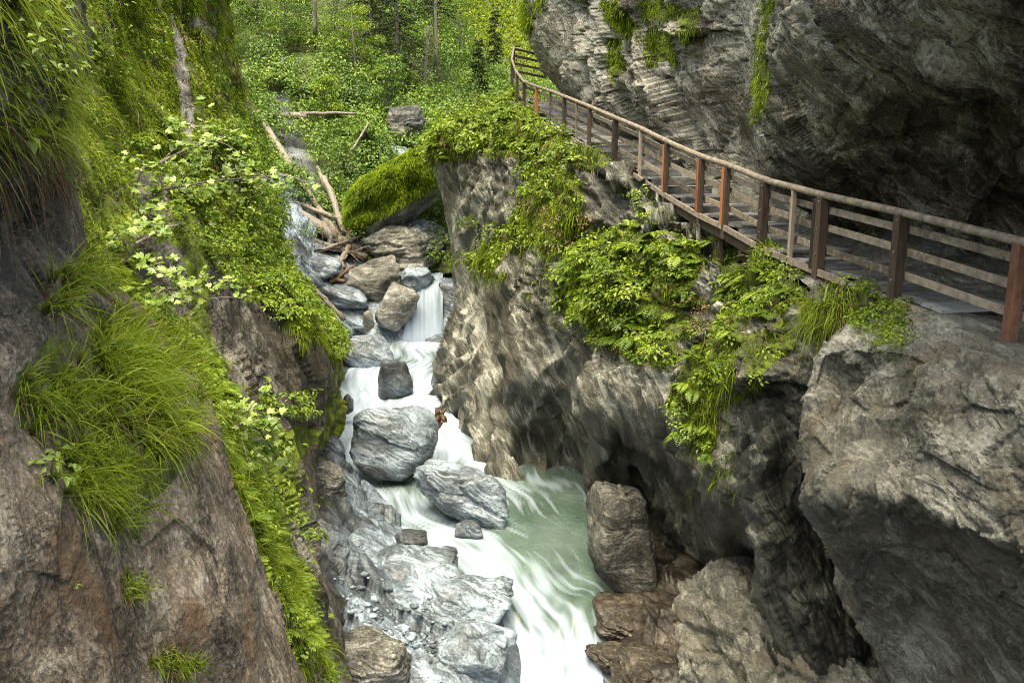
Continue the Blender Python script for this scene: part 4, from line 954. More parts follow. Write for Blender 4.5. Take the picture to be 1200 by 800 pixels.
def railing():
    root = empty('wooden_railing', tuple(deck_pt(1057)), 'brown timber railing with round handrail and red-brown posts along the walkway', 'railing')
    R = np.array(deck_pt(1057)); r = np.random.default_rng(4)
    pxs = np.concatenate([np.linspace(604, 640, 12), np.linspace(645, 760, 16), np.linspace(770, 1330, 30)])
    hr = MB(); hr.tube([rail_pt(x) + np.array([0, 0, -0.045]) for x in pxs], 0.055, 12); hr.build('handrail', M_RAIL, root, R, smooth_shade=True)
    spec = [(606, 'd'), (614, 'd'), (629, 'r'), (645, 'w'), (661, 'd'), (676, 'w'), (691, 'd'), (721, 'D'), (751, 'w'), (782, 'R'), (823, 'R'), (853, 'R'), (897, 'D'), (931, 'w'), (965, 'D'), (1057, 'D'), (1197, 'x'), (1330, 'D')]
    posts = []
    for px, ty in spec:
        base = rail_pt(px); posts.append(px)
        t = rail_pt(px + 2) - rail_pt(px - 2); t[2] = 0; t /= np.linalg.norm(t); rt = np.array([-t[1], t[0], 0])   # rt: away from the river
        if rt[0] < 0: rt = -rt
        ext = 0.28 if ty in 'RD' else 0.05
        hw = {'d': 0.055, 'r': 0.055, 'w': 0.035, 'D': 0.068, 'R': 0.05, 'x': 0.06}[ty]
        m = {'d': M_POST, 'r': M_RED, 'w': M_RAIL, 'D': M_POST, 'R': M_POST, 'x': M_RUST}[ty]
        b = MB(); b.box(base - UP * ((HR + ext) / 2 + 0.06) , t * hw, rt * hw, UP * ((HR + ext) / 2 - 0.01), r.random())
        o = b.build('post', m, root, R, bevel=0.008)
        if ty == 'R' or px == 965:
            sd = MB(); mm = M_RED if ty == 'R' else M_POST
            sd.box(base - UP * (HR / 2 + 0.08) - t * (hw + 0.052), t * 0.045, rt * (hw * 1.0), UP * (HR / 2 - 0.02), r.random())
            sd.build('side_post', mm, o, R, bevel=0.006)
        if ty == 'D':
            for zz in (-0.14, -0.55, -0.92):
                sd = MB(); c = base + UP * zz - rt * (hw + 0.002) + t * 0.02
                sd.tube([c, c - rt * 0.014], 0.015, 8); sd.build('bolt', M_RAIL, o, R)
    # three boards in every bay, fixed to the inner side of the posts
    cuts = [606, 614, 629, 661, 691, 721, 751, 782, 823, 853, 897, 931, 965, 1057, 1197, 1330]
    for a, c in zip(cuts[:-1], cuts[1:]):
        pa, pc = rail_pt(a), rail_pt(c); dv = pc - pa; L = np.linalg.norm(dv); dv /= L
        rt = np.cross(dv, UP); rt /= np.linalg.norm(rt)
        if rt[0] < 0: rt = -rt
        for hz in (0.83, 0.55, 0.24):
            ctr = (pa + pc) / 2 - UP * (HR - hz) + rt * 0.11 + UP * r.normal() * 0.012
            b = MB(); b.box(ctr, dv * (L / 2 - 0.02), rt * 0.018, np.cross(rt, dv) * 0.052, r.random()); b.build('rail_board', M_RAIL, root, R, bevel=0.004)
    # the far return that turns in behind the cliff
    a = rail_pt(606); far = P(602, 57, 39.0); far2 = P(640, 66, 41.0)
    b = MB(); b.tube([rail_pt(604) - UP * 0.045, P(600, 70, 37.6), far, far2], 0.055, 10); b.build('handrail', M_RAIL, root, R, smooth_shade=True)
    for p in (P(600, 70, 37.6), far):
        b = MB(); b.box(p - UP * 0.62, (0.06, 0, 0), (0, 0.06, 0), (0, 0, 0.62), 0.4); b.build('post', M_POST, root, R)
    for dz in (-0.30, -0.62, -0.94):
        b = MB(); dv = far2 - far; L = np.linalg.norm(dv); dv /= L; rt = np.cross(dv, UP); rt /= np.linalg.norm(rt)
        b.box((far + far2) / 2 + UP * dz, dv * L / 2, rt * 0.02, np.cross(rt, dv) * 0.05, 0.5); b.build('rail_board', M_RAIL, root, R)
railing()

# ================================================================== DEAD WOOD
def log(label, a, b, r0, r1=None, mat=None, name='log', cat='log', bend=0.0, group=None, n=12, stubs=0):
    pa, pb = P(*a), P(*b); k = 1.03 * (a[2] + b[2]) / 2 / FL; r0 *= k; r1 = (r1 or r0 / k * 0.8) * k
    o0 = np.minimum(pa, pb) ; o0 = np.array([(pa[0] + pb[0]) / 2, (pa[1] + pb[1]) / 2, o0[2]])
    m = MB(); ts = np.linspace(0, 1, 9); sd = np.cross(pb - pa, UP); sd /= np.linalg.norm(sd) + 1e-9; L = np.linalg.norm(pb - pa)
    pts = [pa + (pb - pa) * t + sd * math.sin(t * 3.1) * bend * L + UP * math.sin(t * 3.1) * bend * 0.5 * L + RNG.normal(size=3) * r0 * 0.15 for t in ts]
    m.tube(pts, [(r0 + (r1 - r0) * t) * (1 + 0.1 * RNG.normal()) for t in ts], n, 0.5, 0.06)
    for q in range(stubs):
        t = RNG.uniform(0.15, 0.9); p = pa + (pb - pa) * t; d = unit(RNG.normal(size=3)) ; m.tube([p, p + d * r0 * 3.2], [r0 * 0.4, r0 * 0.2], 6)
    ob = m.build(name, mat or M_LOG, None, o0, smooth_shade=True)
    return tag(ob, label, cat, group)
log('long pale dead trunk slanting down the stream chute', (310, 146, 53.5), (396, 278, 45.6), 3.8, 4.6, stubs=3)
log('shorter pale trunk leaning beside the long one, above the log jam', (380, 208, 49), (404, 272, 45.4), 3.4, 4, stubs=2)
log('thick dark log lying across the log jam', (356, 256, 46.6), (424, 294, 45.2), 6.5, 7, M_BARK)
log('slim grey log lying above the thick dark log', (350, 248, 47), (402, 277, 45.8), 4, 3)
log('dark log lying level across the top of the stream chute', (297, 134, 56), (360, 137, 56), 4.5, 4, M_BARK)
log('thin fallen stem running level through the bushes from the dark log', (352, 133, 56), (418, 133, 57), 2.2, 1.2, M_BARK)
log('pale straight branch standing out of the log jam', (396, 322, 43.6), (409, 284, 45.2), 4.2, 3)
log('red-brown broken log at the foot of the log jam', (386, 332, 43.0), (414, 312, 43.6), 2.6, 2.2, M_LOGRED)
log('short red-brown splintered log under the straight branch', (380, 322, 43.3), (404, 330, 43.0), 2.8, 2.2, M_LOGRED)
log('dark bare pole lying along the rocks below the jam', (366, 336, 40.8), (403, 374, 39.2), 3.4, 3, M_BARK)
log('thin pale stick slanting in the green bushes', (413, 176, 51), (432, 144, 52), 1.4, 1.0)
log('long slim log propped across the long pale trunk near its foot', (340, 236, 47.6), (420, 262, 45.6), 2.6, 2.0)
log('slim bleached log standing steeply behind the log jam', (372, 196, 50.5), (412, 284, 45.0), 2.4, 2.8)
log('grey log lying just under the thick dark log', (362, 282, 45.6), (430, 300, 44.8), 4, 3.2, M_BARK)
log('thin bleached log slanting low across the front of the jam', (370, 296, 44.8), (425, 276, 45.0), 2.6, 1.8)
def snags():
    r = np.random.default_rng(21); o0 = P(408, 280, 45.0)
    root = empty('brushwood', tuple(o0), 'tangle of bare reddish sticks caught in the log jam', 'brushwood')
    for k in range(26):
        a = np.array([r.normal(405, 9), r.normal(280, 12), r.normal(45.0, 0.4)]); ang = r.normal(0.9, 0.8); L = r.uniform(12, 34)
        b = a + np.array([math.cos(ang) * L, math.sin(ang) * L, r.normal(0, 0.4)])
        m = MB(); pts = [P(*(a + (b - a) * t)) + r.normal(size=3) * 0.05 for t in np.linspace(0, 1, 5)]; m.tube(pts, [0.045, 0.04, 0.035, 0.03, 0.015], 6)
        m.build('branch', [M_LOG, M_LOGRED, M_RAIL][k % 3], root, o0, smooth_shade=True)
snags()
def root_stump():
    r = np.random.default_rng(5); o0 = P(516, 500, 26.6)
    m = MB()
    for k in range(14):
        a = P(516 + r.normal() * 3, 490 + r.normal() * 3, 26.6); d = unit(np.array([r.normal(), r.normal() * 0.6, r.normal() * 0.7]))
        m.tube([a, a + d * 0.16, a + d * 0.3 + r.normal(size=3) * 0.05], [0.10, 0.07, 0.02], 8, r.random(), 0.1)
    tag(m.build('driftwood', M_LOGRED, None, o0, smooth_shade=True), 'rusty red-brown piece of torn driftwood stuck behind the large rounded boulder', 'driftwood')
root_stump()

# ================================================================== PLANTS
def on(s, px, py):
    """index of the point of a sheet seen nearest to (px, py), the nearest layer of it"""
    d = (s.px - px) ** 2 + (s.py - py) ** 2
    return int(np.argmin(d + 0.0 * s.V[:, 1]))

def patch(s, px, py, sx, sy, n, r, ang=0.0):
    """n points of the sheet scattered round (px, py)"""
    c, q = math.cos(ang), math.sin(ang)
    u = r.normal(size=n) * sx * 0.5; v = r.normal(size=n) * sy * 0.5
    x = px + u * c - v * q; y = py + u * q + v * c
    idx = np.array([on(s, a, b) for a, b in zip(x, y)])
    j = r.normal(size=(n, 3)) * 0.006
    return s.V[idx] + j, s.N[idx]

def grass_tuft(label, s, px, py, sx, sy, n, Lpx, wpx, seed, lean=(0.35, -0.2, 0.0), droop=0.55, ang=0.0, group='grass tufts on the left rock', S=5, dry=0.24, mat=None, up=0.75):
    r = np.random.default_rng(seed); k = max(6, n // 14)
    c, cn = patch(s, px, py, sx, sy, k, r, ang)
    i = r.integers(0, k, n); p = c[i] + r.normal(size=(n, 3)) * 0.012 * c[i][:, 1:2] / 4; nn = cn[i]
    Y = float(np.median(p[:, 1])); sc = Y * 1.03 / FL
    d = unit(nn * 0.55 + UP * up + np.array(lean) + r.normal(size=(n, 3)) * 0.58)
    L = Lpx * sc * (0.45 + 0.75 * r.random(n)); w = wpx * sc * (0.45 + 1.1 * r.random(n) ** 2)
    rn = np.clip(0.25 + 0.6 * r.random(n) + 0.25 * (r.random(k)[i] - 0.5), 0, 1); 
    V, F, at = blades(p, d, L, w, droop * (0.35 + 1.3 * r.random(n)), S, rn, seed)
    j = int(np.argmin(((c - c.mean(0)) ** 2).sum(1))); o0 = c[j]
    ob = link('grass_tuft', make_mesh('grass_tuft', V - o0, F, at), mat or M_GRASS, None, tuple(o0))
    tag(ob, label, 'grass tuft', group)
    if dry:
        m = int(n * dry); q = r.integers(0, k, m)
        V, F, at = blades(c[q] + r.normal(size=(m, 3)) * 0.01, unit(cn[q] * 0.6 + UP * 0.2 + r.normal(size=(m, 3)) * 0.4), Lpx * sc * 0.7 * (0.4 + 0.7 * r.random(m)), wpx * sc * 0.7, 0.9, 4, None, seed + 1)
        link('dry_grass', make_mesh('dry_grass', V - o0, F, at), M_DRY, ob)
    return ob


def ferns(s, dens, mask, Lpx, seed, k=7, m=11):
    p, n = sample(s, dens, mask, seed); r = np.random.default_rng(seed + 1); c = len(p)
    if c == 0: return None
    sc = p[:, 1] * 1.03 / FL
    a = r.uniform(0, 6.28, (c, k)); d = np.stack([np.cos(a), np.sin(a), np.full_like(a, 0.55)], 2) + n[:, None, :] * 0.6; d = unit(d)
    L = (Lpx * sc)[:, None] * r.uniform(0.6, 1.15, (c, k))
    t = np.linspace(0.12, 1, m)
    P0 = p[:, None, None, :] + d[:, :, None, :] * (L[:, :, None] * t)[..., None] - UP * (0.6 * L[:, :, None] * t ** 2)[..., None]
    T = unit(d[:, :, None, :] - UP * (1.2 * t)[None, None, :, None]); S = unit(np.cross(T, UP + 0.01)); N = np.cross(S, T)
    sz = (L[:, :, None] * 0.36 * np.sin(np.clip(t * 2.6 + 0.35, 0, 3.1))[None, None, :] + 0.004)
    rn = np.broadcast_to((0.25 + 0.6 * r.random((c, k)))[:, :, None], sz.shape).ravel()
    out = []
    for sg in (-1, 1):
        out.append(leaves(P0.reshape(-1, 3), N.reshape(-1, 3), (S * sg + T * 0.45).reshape(-1, 3), sz.ravel(), 0.34, 0.04, rn, seed + 3))
    return merge(out)

nbare = lambda px, py, p, n: 1 - bare_left(px, py, p, n)
def andm(*fs):
    def g(px, py, p, n):
        m = 1.0
        for f in fs: m = m * f(px, py, p, n)
        return m
    return g
clump = lambda f, a, b, sd=0.0: (lambda px, py, p, n: smooth(fbm(p * f + sd, 3), a, b))

# ---- foreground tufts on the left rock face
grass_tuft('broad fan of grass on the bare brown rock at the left edge', S_SLAB, 72, 476, 52, 30, 900, 62, 1.9, 101, lean=(0.12, -0.2, 0.15))
grass_tuft('dense long-bladed tuft drooping over the pale slab, largest of the hanging tufts', S_SLAB, 168, 448, 48, 66, 1500, 84, 2.0, 102, lean=(0.4, -0.2, 0.0), ang=0.7)
grass_tuft('bushy grass tuft with tips hanging low, below the fan-shaped one', S_SLAB, 112, 562, 50, 44, 1200, 64, 2.0, 103, lean=(0.3, -0.2, 0.1), ang=0.6)
grass_tuft('small tuft alone on the dark rock below the bushy tuft', S_SLAB, 150, 688, 16, 16, 230, 38, 1.7, 104, lean=(0.1, -0.1, 0.1))
grass_tuft('small tuft at the bottom of the slab, lowest on the left rock', S_SLAB, 205, 778, 26, 18, 300, 40, 1.7, 105, lean=(0.15, -0.1, 0.1))
grass_tuft('fresh green tuft at the ridge above the dense long-bladed one', S_SLAB, 140, 402, 34, 30, 800, 66, 1.9, 106, lean=(0.4, -0.2, 0.05), ang=0.6)
grass_tuft('bright tuft at the edge of the slab, right of the dense long-bladed one', S_SLAB, 206, 505, 22, 46, 650, 52, 1.8, 107, lean=(0.4, -0.25, 0.0), ang=0.9)
grass_tuft('pale wispy tuft growing on the ridge under the hanging sod', S_SLAB, 92, 330, 22, 40, 500, 62, 1.7, 108, lean=(0.5, -0.2, 0.1), ang=0.9)
# ---- sod hanging over the hollow at the top left
def hanging_sod():
    r = np.random.default_rng(77)
    p, n = sample(S_SLAB, 950, andm(polymask([[(-60, -40), (66, -40), (78, 60), (78, 165), (50, 185), (-60, 165)]], 6), clump(5.0, -0.45, -0.05)), 78)
    o0 = p[np.argmin(((p - p.mean(0)) ** 2).sum(1))]
    k = len(p); low = smooth(project(p)[1], 120, 220)
    d = unit(n * 0.8 + UP * 0.45 + np.array([0.45, -0.1, 0]) + r.normal(size=(k, 3)) * 0.5)
    V, F, at = blades(p, d, (0.08 + 0.14 * r.random(k)), 0.006 + 0.005 * r.random(k), 0.55 + 0.5 * r.random(k), 5, np.clip(0.45 + 0.55 * r.random(k), 0, 1), 79)
    ob = link('grass_sod', make_mesh('grass_sod', V - o0, F, at), M_GRASS, None, tuple(o0))
    tag(ob, 'thick overhanging sod of bright grass at the top left, with brown roots hanging beneath', 'grass sod')
    q, qn = sample(S_SLAB, 420, polymask([[(-40, 130), (40, 120), (70, 160), (70, 205), (-40, 215)]], 6), 80); k = len(q)
    d = unit(qn * 0.7 - UP * 0.35 + np.array([0.15, -0.1, 0]) + r.normal(size=(k, 3)) * 0.3)
    V, F, at = blades(q, d, 0.12 + 0.20 * r.random(k), 0.002 + 0.003 * r.random(k), 1.0, 5, None, 81)
    link('roots', make_mesh('roots', V - o0, F, at), M_DRY, ob)
    q, qn = sample(S_SLAB, 70, polymask([[(-40, -20), (60, -20), (70, 100), (40, 130), (-40, 100)]], 6), 82)
    V, F, at = bush(q + qn * 0.10, qn, 6, 0.13, 0.038, 83)
    link('foliage', make_mesh('foliage', V - o0, F, at), M_SAP, ob)
hanging_sod()

def leafy(label, s, spots, k, radpx, leafpx, seed, mat=None, name='herb_plant', cat='plant', group=None, ofs=0.3, flat=0.7, blades_n=0, extra=None):
    """one plant: a few stems' worth of leaves on the surface at the given picture spots"""
    r = np.random.default_rng(seed); idx = np.array([on(s, *q[:2]) for q in spots]); c, n = s.V[idx], s.N[idx]
    sc = c[:, 1] * 1.03 / FL; o0 = c[0]
    parts = [bush(c + n * (radpx * sc * ofs)[:, None], n, k, radpx * sc, leafpx * sc, seed, flat=flat)]
    V, F, at = merge(parts)
    ob = link(name, make_mesh(name, V - o0, F, at), mat or M_LEAF, None, tuple(o0))
    m = MB()
    for q, nn, g in zip(c, n, sc):
        for t in range(5):
            e = q + (nn * 0.6 + UP * 0.3 + r.normal(size=3) * 0.4) * radpx * g; m.tube([q, (q + e) / 2 + UP * 0.05 * radpx * g, e], [0.7 * g, 0.5 * g, 0.25 * g], 5)
    st = m.build('stem', M_BARK, None, o0); st.location = (0, 0, 0); st.parent = ob
    return tag(ob, label, cat, group)

# ---- tufts along the slope behind the slab
for k, (x, y) in enumerate([(150, 372), (185, 400), (222, 440), (246, 470), (268, 520), (262, 585), (290, 600), (318, 650), (306, 700), (338, 700), (352, 760), (330, 780), (362, 800)]):
    grass_tuft('grass tuft in the strip of tufts running down the slope behind the slab', S_LEFT, x, y, 26, 30, 420, 46, 1.6, 900 + k, lean=(0.35, -0.25, 0.0), droop=0.75, group='grass tufts down the slope behind the slab', ang=0.9, up=0.6, dry=0.08)

# ---- herbs, saplings and tufts one can point to
leafy('small round-leaved herb growing beside the fan of grass on the left rock', S_SLAB, [(50, 545), (62, 560), (60, 532)], 16, 17, 13, 201, M_SAP)
leafy('three-leaved sprig growing out of the dark hollow under the sod', S_SLAB, [(8, 165), (14, 158)], 5, 16, 24, 202, M_LEAF)
leafy('little leafy sprig hanging on the roots under the sod', S_SLAB, [(56, 206), (62, 210)], 5, 12, 16, 203, M_LEAF)
leafy('single pale-leaved herb on the ridge above the fresh green tuft', S_SLAB, [(128, 412)], 7, 14, 19, 204, M_SAP)
leafy('tiny two-leaved seedling on the bare rock beside the small lone tuft', S_SLAB, [(82, 688)], 5, 8, 9, 205, M_SAP)

def sapling(label, path, Y, seed, n, leafpx, spreadx, spready, mat=None):
    """a leafy branch reaching out of the wall: one woody stem, twigs and broad leaves held flat"""
    r = np.random.default_rng(seed); pts = np.array([P(*q) for q in path]); o0 = pts[0]; sc = Y * 1.03 / FL
    m = MB(); m.tube(list(pts), np.linspace(2.0, 0.8, len(pts)) * sc, 7)
    t = r.random(n) ** 0.8; base = np.stack([np.interp(t * (len(pts) - 1), np.arange(len(pts)), pts[:, k]) for k in range(3)], 1)
    tip = base + r.normal(size=(n, 3)) * np.array([spreadx, spreadx * 0.9, spready]) * sc + UP * spready * 0.3 * sc
    for a, b in zip(base[::2], tip[::2]): m.tube([a, (a + b) / 2 + UP * 2 * sc, b], [0.55 * sc, 0.45 * sc, 0.3 * sc], 5)
    br = m.build('branch', M_BARK, None, o0)
    k = 5; pos = np.repeat(tip, k, 0) + r.normal(size=(n * k, 3)) * leafpx * 0.45 * sc
    nr = unit(UP * 1.0 + np.array([0, -0.45, 0]) + r.normal(size=(n * k, 3)) * 0.4)
    Vs, Fs, at = lobed(pos, nr, unit(r.normal(size=(n * k, 3)) * np.array([1, 1, 0.3]) - UP * 0.2), leafpx * sc * (0.5 + 0.8 * r.random(n * k)), seed=seed + 1)
    tag(br, label, 'sapling'); br.name = 'maple_sapling'
    link('foliage', make_mesh('foliage', Vs - o0, Fs, at), mat or M_SAP, br)
sapling('broad-leaved sapling stretching pale leaves out over the mossy cliff, highest of the saplings', [(150, 262, 15), (190, 222, 15.2), (250, 212, 15.8), (338, 205, 17)], 15.5, 301, 62, 8.5, 24, 16)
sapling('broad-leaved sapling with yellow-green leaves against the mossy wall above the long pale-leaved one', [(150, 240, 15), (165, 200, 15), (220, 175, 15.6), (260, 160, 16)], 15.5, 302, 38, 8.5, 22, 18)
sapling('low broad-leaved sapling in front of the grey rock below the pale-leaved one', [(140, 315, 13), (160, 285, 13), (190, 268, 13.4), (215, 262, 14)], 13.3, 303, 30, 8.5, 20, 12)
sapling('small leafy sapling at the top of the grass slope above the river bend', [(180, 345, 12.4), (195, 338, 12.4), (222, 340, 12.6), (245, 352, 13)], 12.5, 304, 36, 9, 20, 14)
sapling('little leafy sapling beside the rock foot at the middle of the grassy strip', [(270, 505, 11), (285, 495, 11), (305, 505, 11.2), (325, 535, 11.6)], 11.2, 305, 40, 9.5, 18, 22)

# ---- tufts and plants along the right ledge
G2 = 'tufts on the right ledge'
grass_tuft('drooping grass tuft at the end of the walkway by the big post', S_RIGHT, 975, 366, 40, 26, 1300, 42, 1.5, 401, lean=(-0.3, -0.3, 0.0), droop=0.8, group=G2)
grass_tuft('yellow moss-grass cascade hanging from the ridge, longest on the right wall', S_RIGHT, 832, 455, 26, 110, 1500, 17, 1.2, 402, lean=(-0.2, -0.2, -0.1), droop=1.0, group=G2, mat=M_MOSS, up=0.4)
grass_tuft('yellow moss-grass streak hanging beside the bare grey outcrop under the railing', S_RIGHT, 655, 252, 30, 80, 1500, 14, 1.2, 403, lean=(-0.2, -0.2, -0.1), droop=1.0, group=G2, mat=M_MOSS, up=0.4)
grass_tuft('small yellow grass fringe on the fluted wall, farthest left of the hanging ones', S_RIGHT, 570, 302, 34, 24, 900, 14, 1.1, 404, lean=(-0.3, -0.2, -0.1), droop=1.0, group=G2, mat=M_MOSS, up=0.4)
grass_tuft('grass fringe above the dark recess of the right wall, lowest of the herb bank', S_RIGHT, 690, 350, 44, 40, 1100, 17, 1.2, 405, lean=(-0.2, -0.2, -0.1), droop=0.9, group=G2, mat=M_MOSS, up=0.5)
grass_tuft('tuft of grass on the ridge just below the walkway boards', S_RIGHT, 866, 288, 36, 26, 1300, 28, 1.3, 406, lean=(-0.1, -0.2, 0.1), droop=0.7, group=G2)
G3 = 'leafy herbs on the right ledge'
leafy('leafy herb bank in the middle of the green patch under the walkway', S_RIGHT, [(720, 300), (745, 320), (765, 300), (740, 345), (715, 330)], 80, 20, 5.6, 501, group=G3)
leafy('leafy herb at the right end of the green patch, by the walkway gap', S_RIGHT, [(790, 300), (810, 318), (790, 330)], 80, 19, 5.6, 502, group=G3)
leafy('leafy herb low on the green patch, nearest the drop to the river', S_RIGHT, [(700, 365), (735, 385), (760, 400), (775, 410)], 80, 19, 5.6, 503, group=G3)
leafy('leafy herb hanging at the lower tip of the green ridge', S_RIGHT, [(812, 500), (830, 515), (800, 480)], 65, 16, 5.6, 504, group=G3, mat=M_SAP)
leafy('dark leafy herb growing beside the drooping tuft at the walkway end', S_RIGHT, [(1030, 372), (1045, 385), (1020, 395)], 60, 18, 6, 505, group=G3)
leafy('leafy herb on the crest right under the middle of the railing', S_RIGHT, [(640, 175), (662, 185), (620, 168)], 70, 17, 5.5, 506, group=G3)
leafy('leafy herb standing out on the crest above the waterfall', S_RIGHT, [(545, 130), (560, 118), (530, 145)], 70, 17, 5.5, 507, group=G3)
leafy('pale leafy herb on the dark rock between the ridge and the near block', S_RIGHT, [(905, 410), (890, 440)], 40, 15, 5.5, 508, group=G3)
leafy('leafy herb on the ridge top beside the walkway edge', S_RIGHT, [(880, 310), (905, 318), (925, 335)], 80, 18, 5.4, 509, group=G3)
leafy('leafy herb spray on the crevice under the small yellow fringe', S_RIGHT, [(560, 262), (580, 268)], 50, 15, 5.5, 510, group=G3)

# ---- continuous ground cover: short grass, moss and small leaves nobody could count
def cover(name, label, parts, mat): 
    V, F, at = merge(parts); o = link(name, make_mesh(name, V, F, at), mat)
    return tag(o, label, 'ground cover', kind='stuff')

def short_grass(s, dens, mask, Lpx, wpx, seed, lean=(0, 0, 0), droop=0.7, up=0.6, S=3, tone=(0.15, 0.7), Ymax=None):
    p, n = sample(s, dens, mask, seed); r = np.random.default_rng(seed + 1); k = len(p)
    sc = p[:, 1] * 1.03 / FL
    d = unit(n * 0.7 + UP * up + np.array(lean) + r.normal(size=(k, 3)) * 0.45)
    rn = np.clip(tone[0] + tone[1] * r.random(k) + 0.55 * fbm(p * 1.1 + 9, 3), 0, 1)
    return blades(p, d, Lpx * sc * (0.5 + 0.8 * r.random(k)), wpx * sc * (0.7 + 0.6 * r.random(k)), droop * (0.6 + 0.8 * r.random(k)), S, rn, seed + 2)

def small_leaves(s, dens, mask, radpx, leafpx, k, seed, ofs=0.3, flat=0.7):
    p, n = sample(s, dens, mask, seed); sc = p[:, 1] * 1.03 / FL
    return bush(p + n * (radpx * sc * ofs)[:, None], n, k, radpx * sc, leafpx * sc, seed + 3, flat=flat)

STRIP = [(95, 290), (150, 320), (200, 380), (250, 430), (300, 560), (340, 640), (370, 720), (388, 830), (320, 830), (270, 640), (225, 500), (150, 420), (100, 360)]
UPPERL = [(60, -80), (260, -80), (275, 40), (312, 130), (330, 180), (250, 230), (150, 290), (80, 290), (60, 150)]
MIDL = [(150, 160), (330, 140), (352, 230), (372, 320), (405, 395), (395, 420), (330, 390), (270, 330), (230, 330), (200, 250), (150, 250)]
FRINGE = [(345, 340), (405, 385), (406, 410), (350, 400), (330, 380)]
cover('grass', 'long bright grass covering the slope behind the left slab', [
    short_grass(S_LEFT, 700, andm(polymask([STRIP], 8), clump(1.6, -0.5, 0.1)), 26, 1.5, 601, lean=(0.4, -0.2, 0.0), droop=0.8, S=4, tone=(0.1, 0.65)),
], M_GRASS)
cover('moss', 'yellow-green moss and short grass on the left cliff', [
    short_grass(S_LEFT, 560, andm(polymask([UPPERL], 10), nbare, clump(0.8, -0.5, 0.0)), 7, 1.4, 611, lean=(0.1, -0.1, 0.0), droop=0.6, up=0.4, tone=(0.35, 0.5)),
    short_grass(S_LEFT, 45, andm(polymask([[(90, 40), (150, 60), (170, 290), (90, 290)]], 10), nbare), 26, 1.1, 613, lean=(0.5, -0.2, 0.0), droop=0.9, up=0.4, S=4, tone=(0.3, 0.6)),
    short_grass(S_LEFT, 380, andm(polymask([MIDL, FRINGE], 10), nbare, clump(0.8, -0.5, 0.0, 7.0)), 8, 1.4, 612, lean=(0.1, -0.1, 0.0), droop=0.7, up=0.3, tone=(0.15, 0.5)),
    short_grass(S_LEFT, 260, polymask([FRINGE], 8), 13, 1.3, 614, lean=(0.2, -0.1, -0.1), droop=1.1, up=0.2),
    short_grass(S_LEFT, 160, lambda px, py, p, n: ((py < -20) | (px < 0)).astype(float), 16, 1.6, 615, up=0.3),
    short_grass(S_UPPER, 300, andm(moss_up, clump(1.2, -0.3, 0.1)), 8, 1.2, 616, lean=(0, -0.2, -0.1), droop=0.9, up=0.3),
    short_grass(S_RIGHT, 420, andm(moss_right, clump(1.0, -0.4, 0.05)), 7, 1.2, 617, lean=(-0.1, -0.1, 0), droop=0.9, up=0.5, tone=(0.1, 0.5)),
], M_MOSS)
cover('undergrowth', 'small-leaved herbs growing through the moss on both walls', [
    small_leaves(S_LEFT, 10, andm(polymask([MIDL], 12), nbare, clump(0.9, -0.1, 0.25)), 13, 5.5, 30, 621),
    small_leaves(S_LEFT, 3.0, andm(polymask([UPPERL], 12), nbare, clump(0.9, 0.0, 0.3)), 11, 4.5, 16, 622),
    small_leaves(S_LEFT, 9, andm(polymask([STRIP], 10), clump(1.4, -0.1, 0.2, 2.0)), 15, 7, 16, 631),
    small_leaves(S_LEFT, 6, andm(polymask([[(200, 370), (300, 470), (350, 560), (372, 690), (350, 700), (300, 590), (230, 450)]], 10), clump(1.2, -0.1, 0.2)), 16, 8, 18, 623),
    small_leaves(S_LEFT, 10, polymask([[(255, 300), (290, 330), (360, 350), (330, 380), (270, 345)], [(300, 470), (370, 460), (372, 480), (330, 500)]], 8), 12, 5.5, 22, 624),
    small_leaves(S_RIGHT, 11, andm(polymask([VEG_HERB, VEG_RIDGE], 9), clump(0.9, -0.25, 0.1, 3.0)), 12, 5.5, 26, 625),
    small_leaves(S_RIGHT, 5, andm(polymask([VEG_CREST, VEG_END, VEG_STRIP], 9), clump(0.9, -0.2, 0.2, 5.0)), 11, 4.8, 24, 626),
    small_leaves(S_RIGHT, 8, polymask([[(860, 270), (960, 318), (1050, 345), (1062, 380), (1020, 350), (950, 330), (880, 300)]], 6), 11, 5.5, 24, 627),
    small_leaves(S_RIGHT, 8, polymask([[(730, 215), (775, 250), (800, 285), (770, 275), (735, 240)]], 6), 9, 4.5, 22, 628),
    ferns(S_RIGHT, 3.0, polymask([VEG_HERB, VEG_RIDGE, VEG_END], 9), 24, 641), ferns(S_RIGHT, 1.5, polymask([VEG_CREST], 9), 17, 642), ferns(S_LEFT, 1.6, andm(polymask([MIDL], 10), nbare), 18, 643), ferns(S_LEFT, 4.0, polymask([STRIP], 10), 30, 644),
    small_leaves(S_NEAR, 30, polymask([VEG_NEAR], 8), 11, 5.5, 22, 630),
    small_leaves(S_LEDGE, 5, polymask([[(820, 170), (900, 190), (900, 205), (820, 185)], [(925, 232), (975, 245), (975, 268), (925, 258)], [(960, 255), (1040, 280), (1040, 300), (960, 280)]], 6), 8, 4.5, 18, 629),
], M_LEAF)

def mossy_cap():
    q = MOSSY[0]; p, n = sample(q, 1500, lambda px, py, p, n: smooth(n[:, 2], -0.45, 0.0) * smooth(fbm(p * 0.9, 3), -0.55, -0.1), 650); k = len(p); r = np.random.default_rng(651)
    V, F, at = blades(p, unit(n * 0.6 + UP * 0.3 + np.array([-0.2, -0.3, -0.1]) + r.normal(size=(k, 3)) * 0.4), 0.12 + 0.3 * r.random(k) ** 2, 0.03 + 0.02 * r.random(k), 0.6, 3, np.clip(0.4 + 0.3 * r.random(k) + 0.6 * fbm(p * 1.2, 3), 0, 1), 652)
    link('moss_cap', make_mesh('moss_cap', V - q.o, F, at), M_MOSS, MOSSY_ROCK)
mossy_cap()

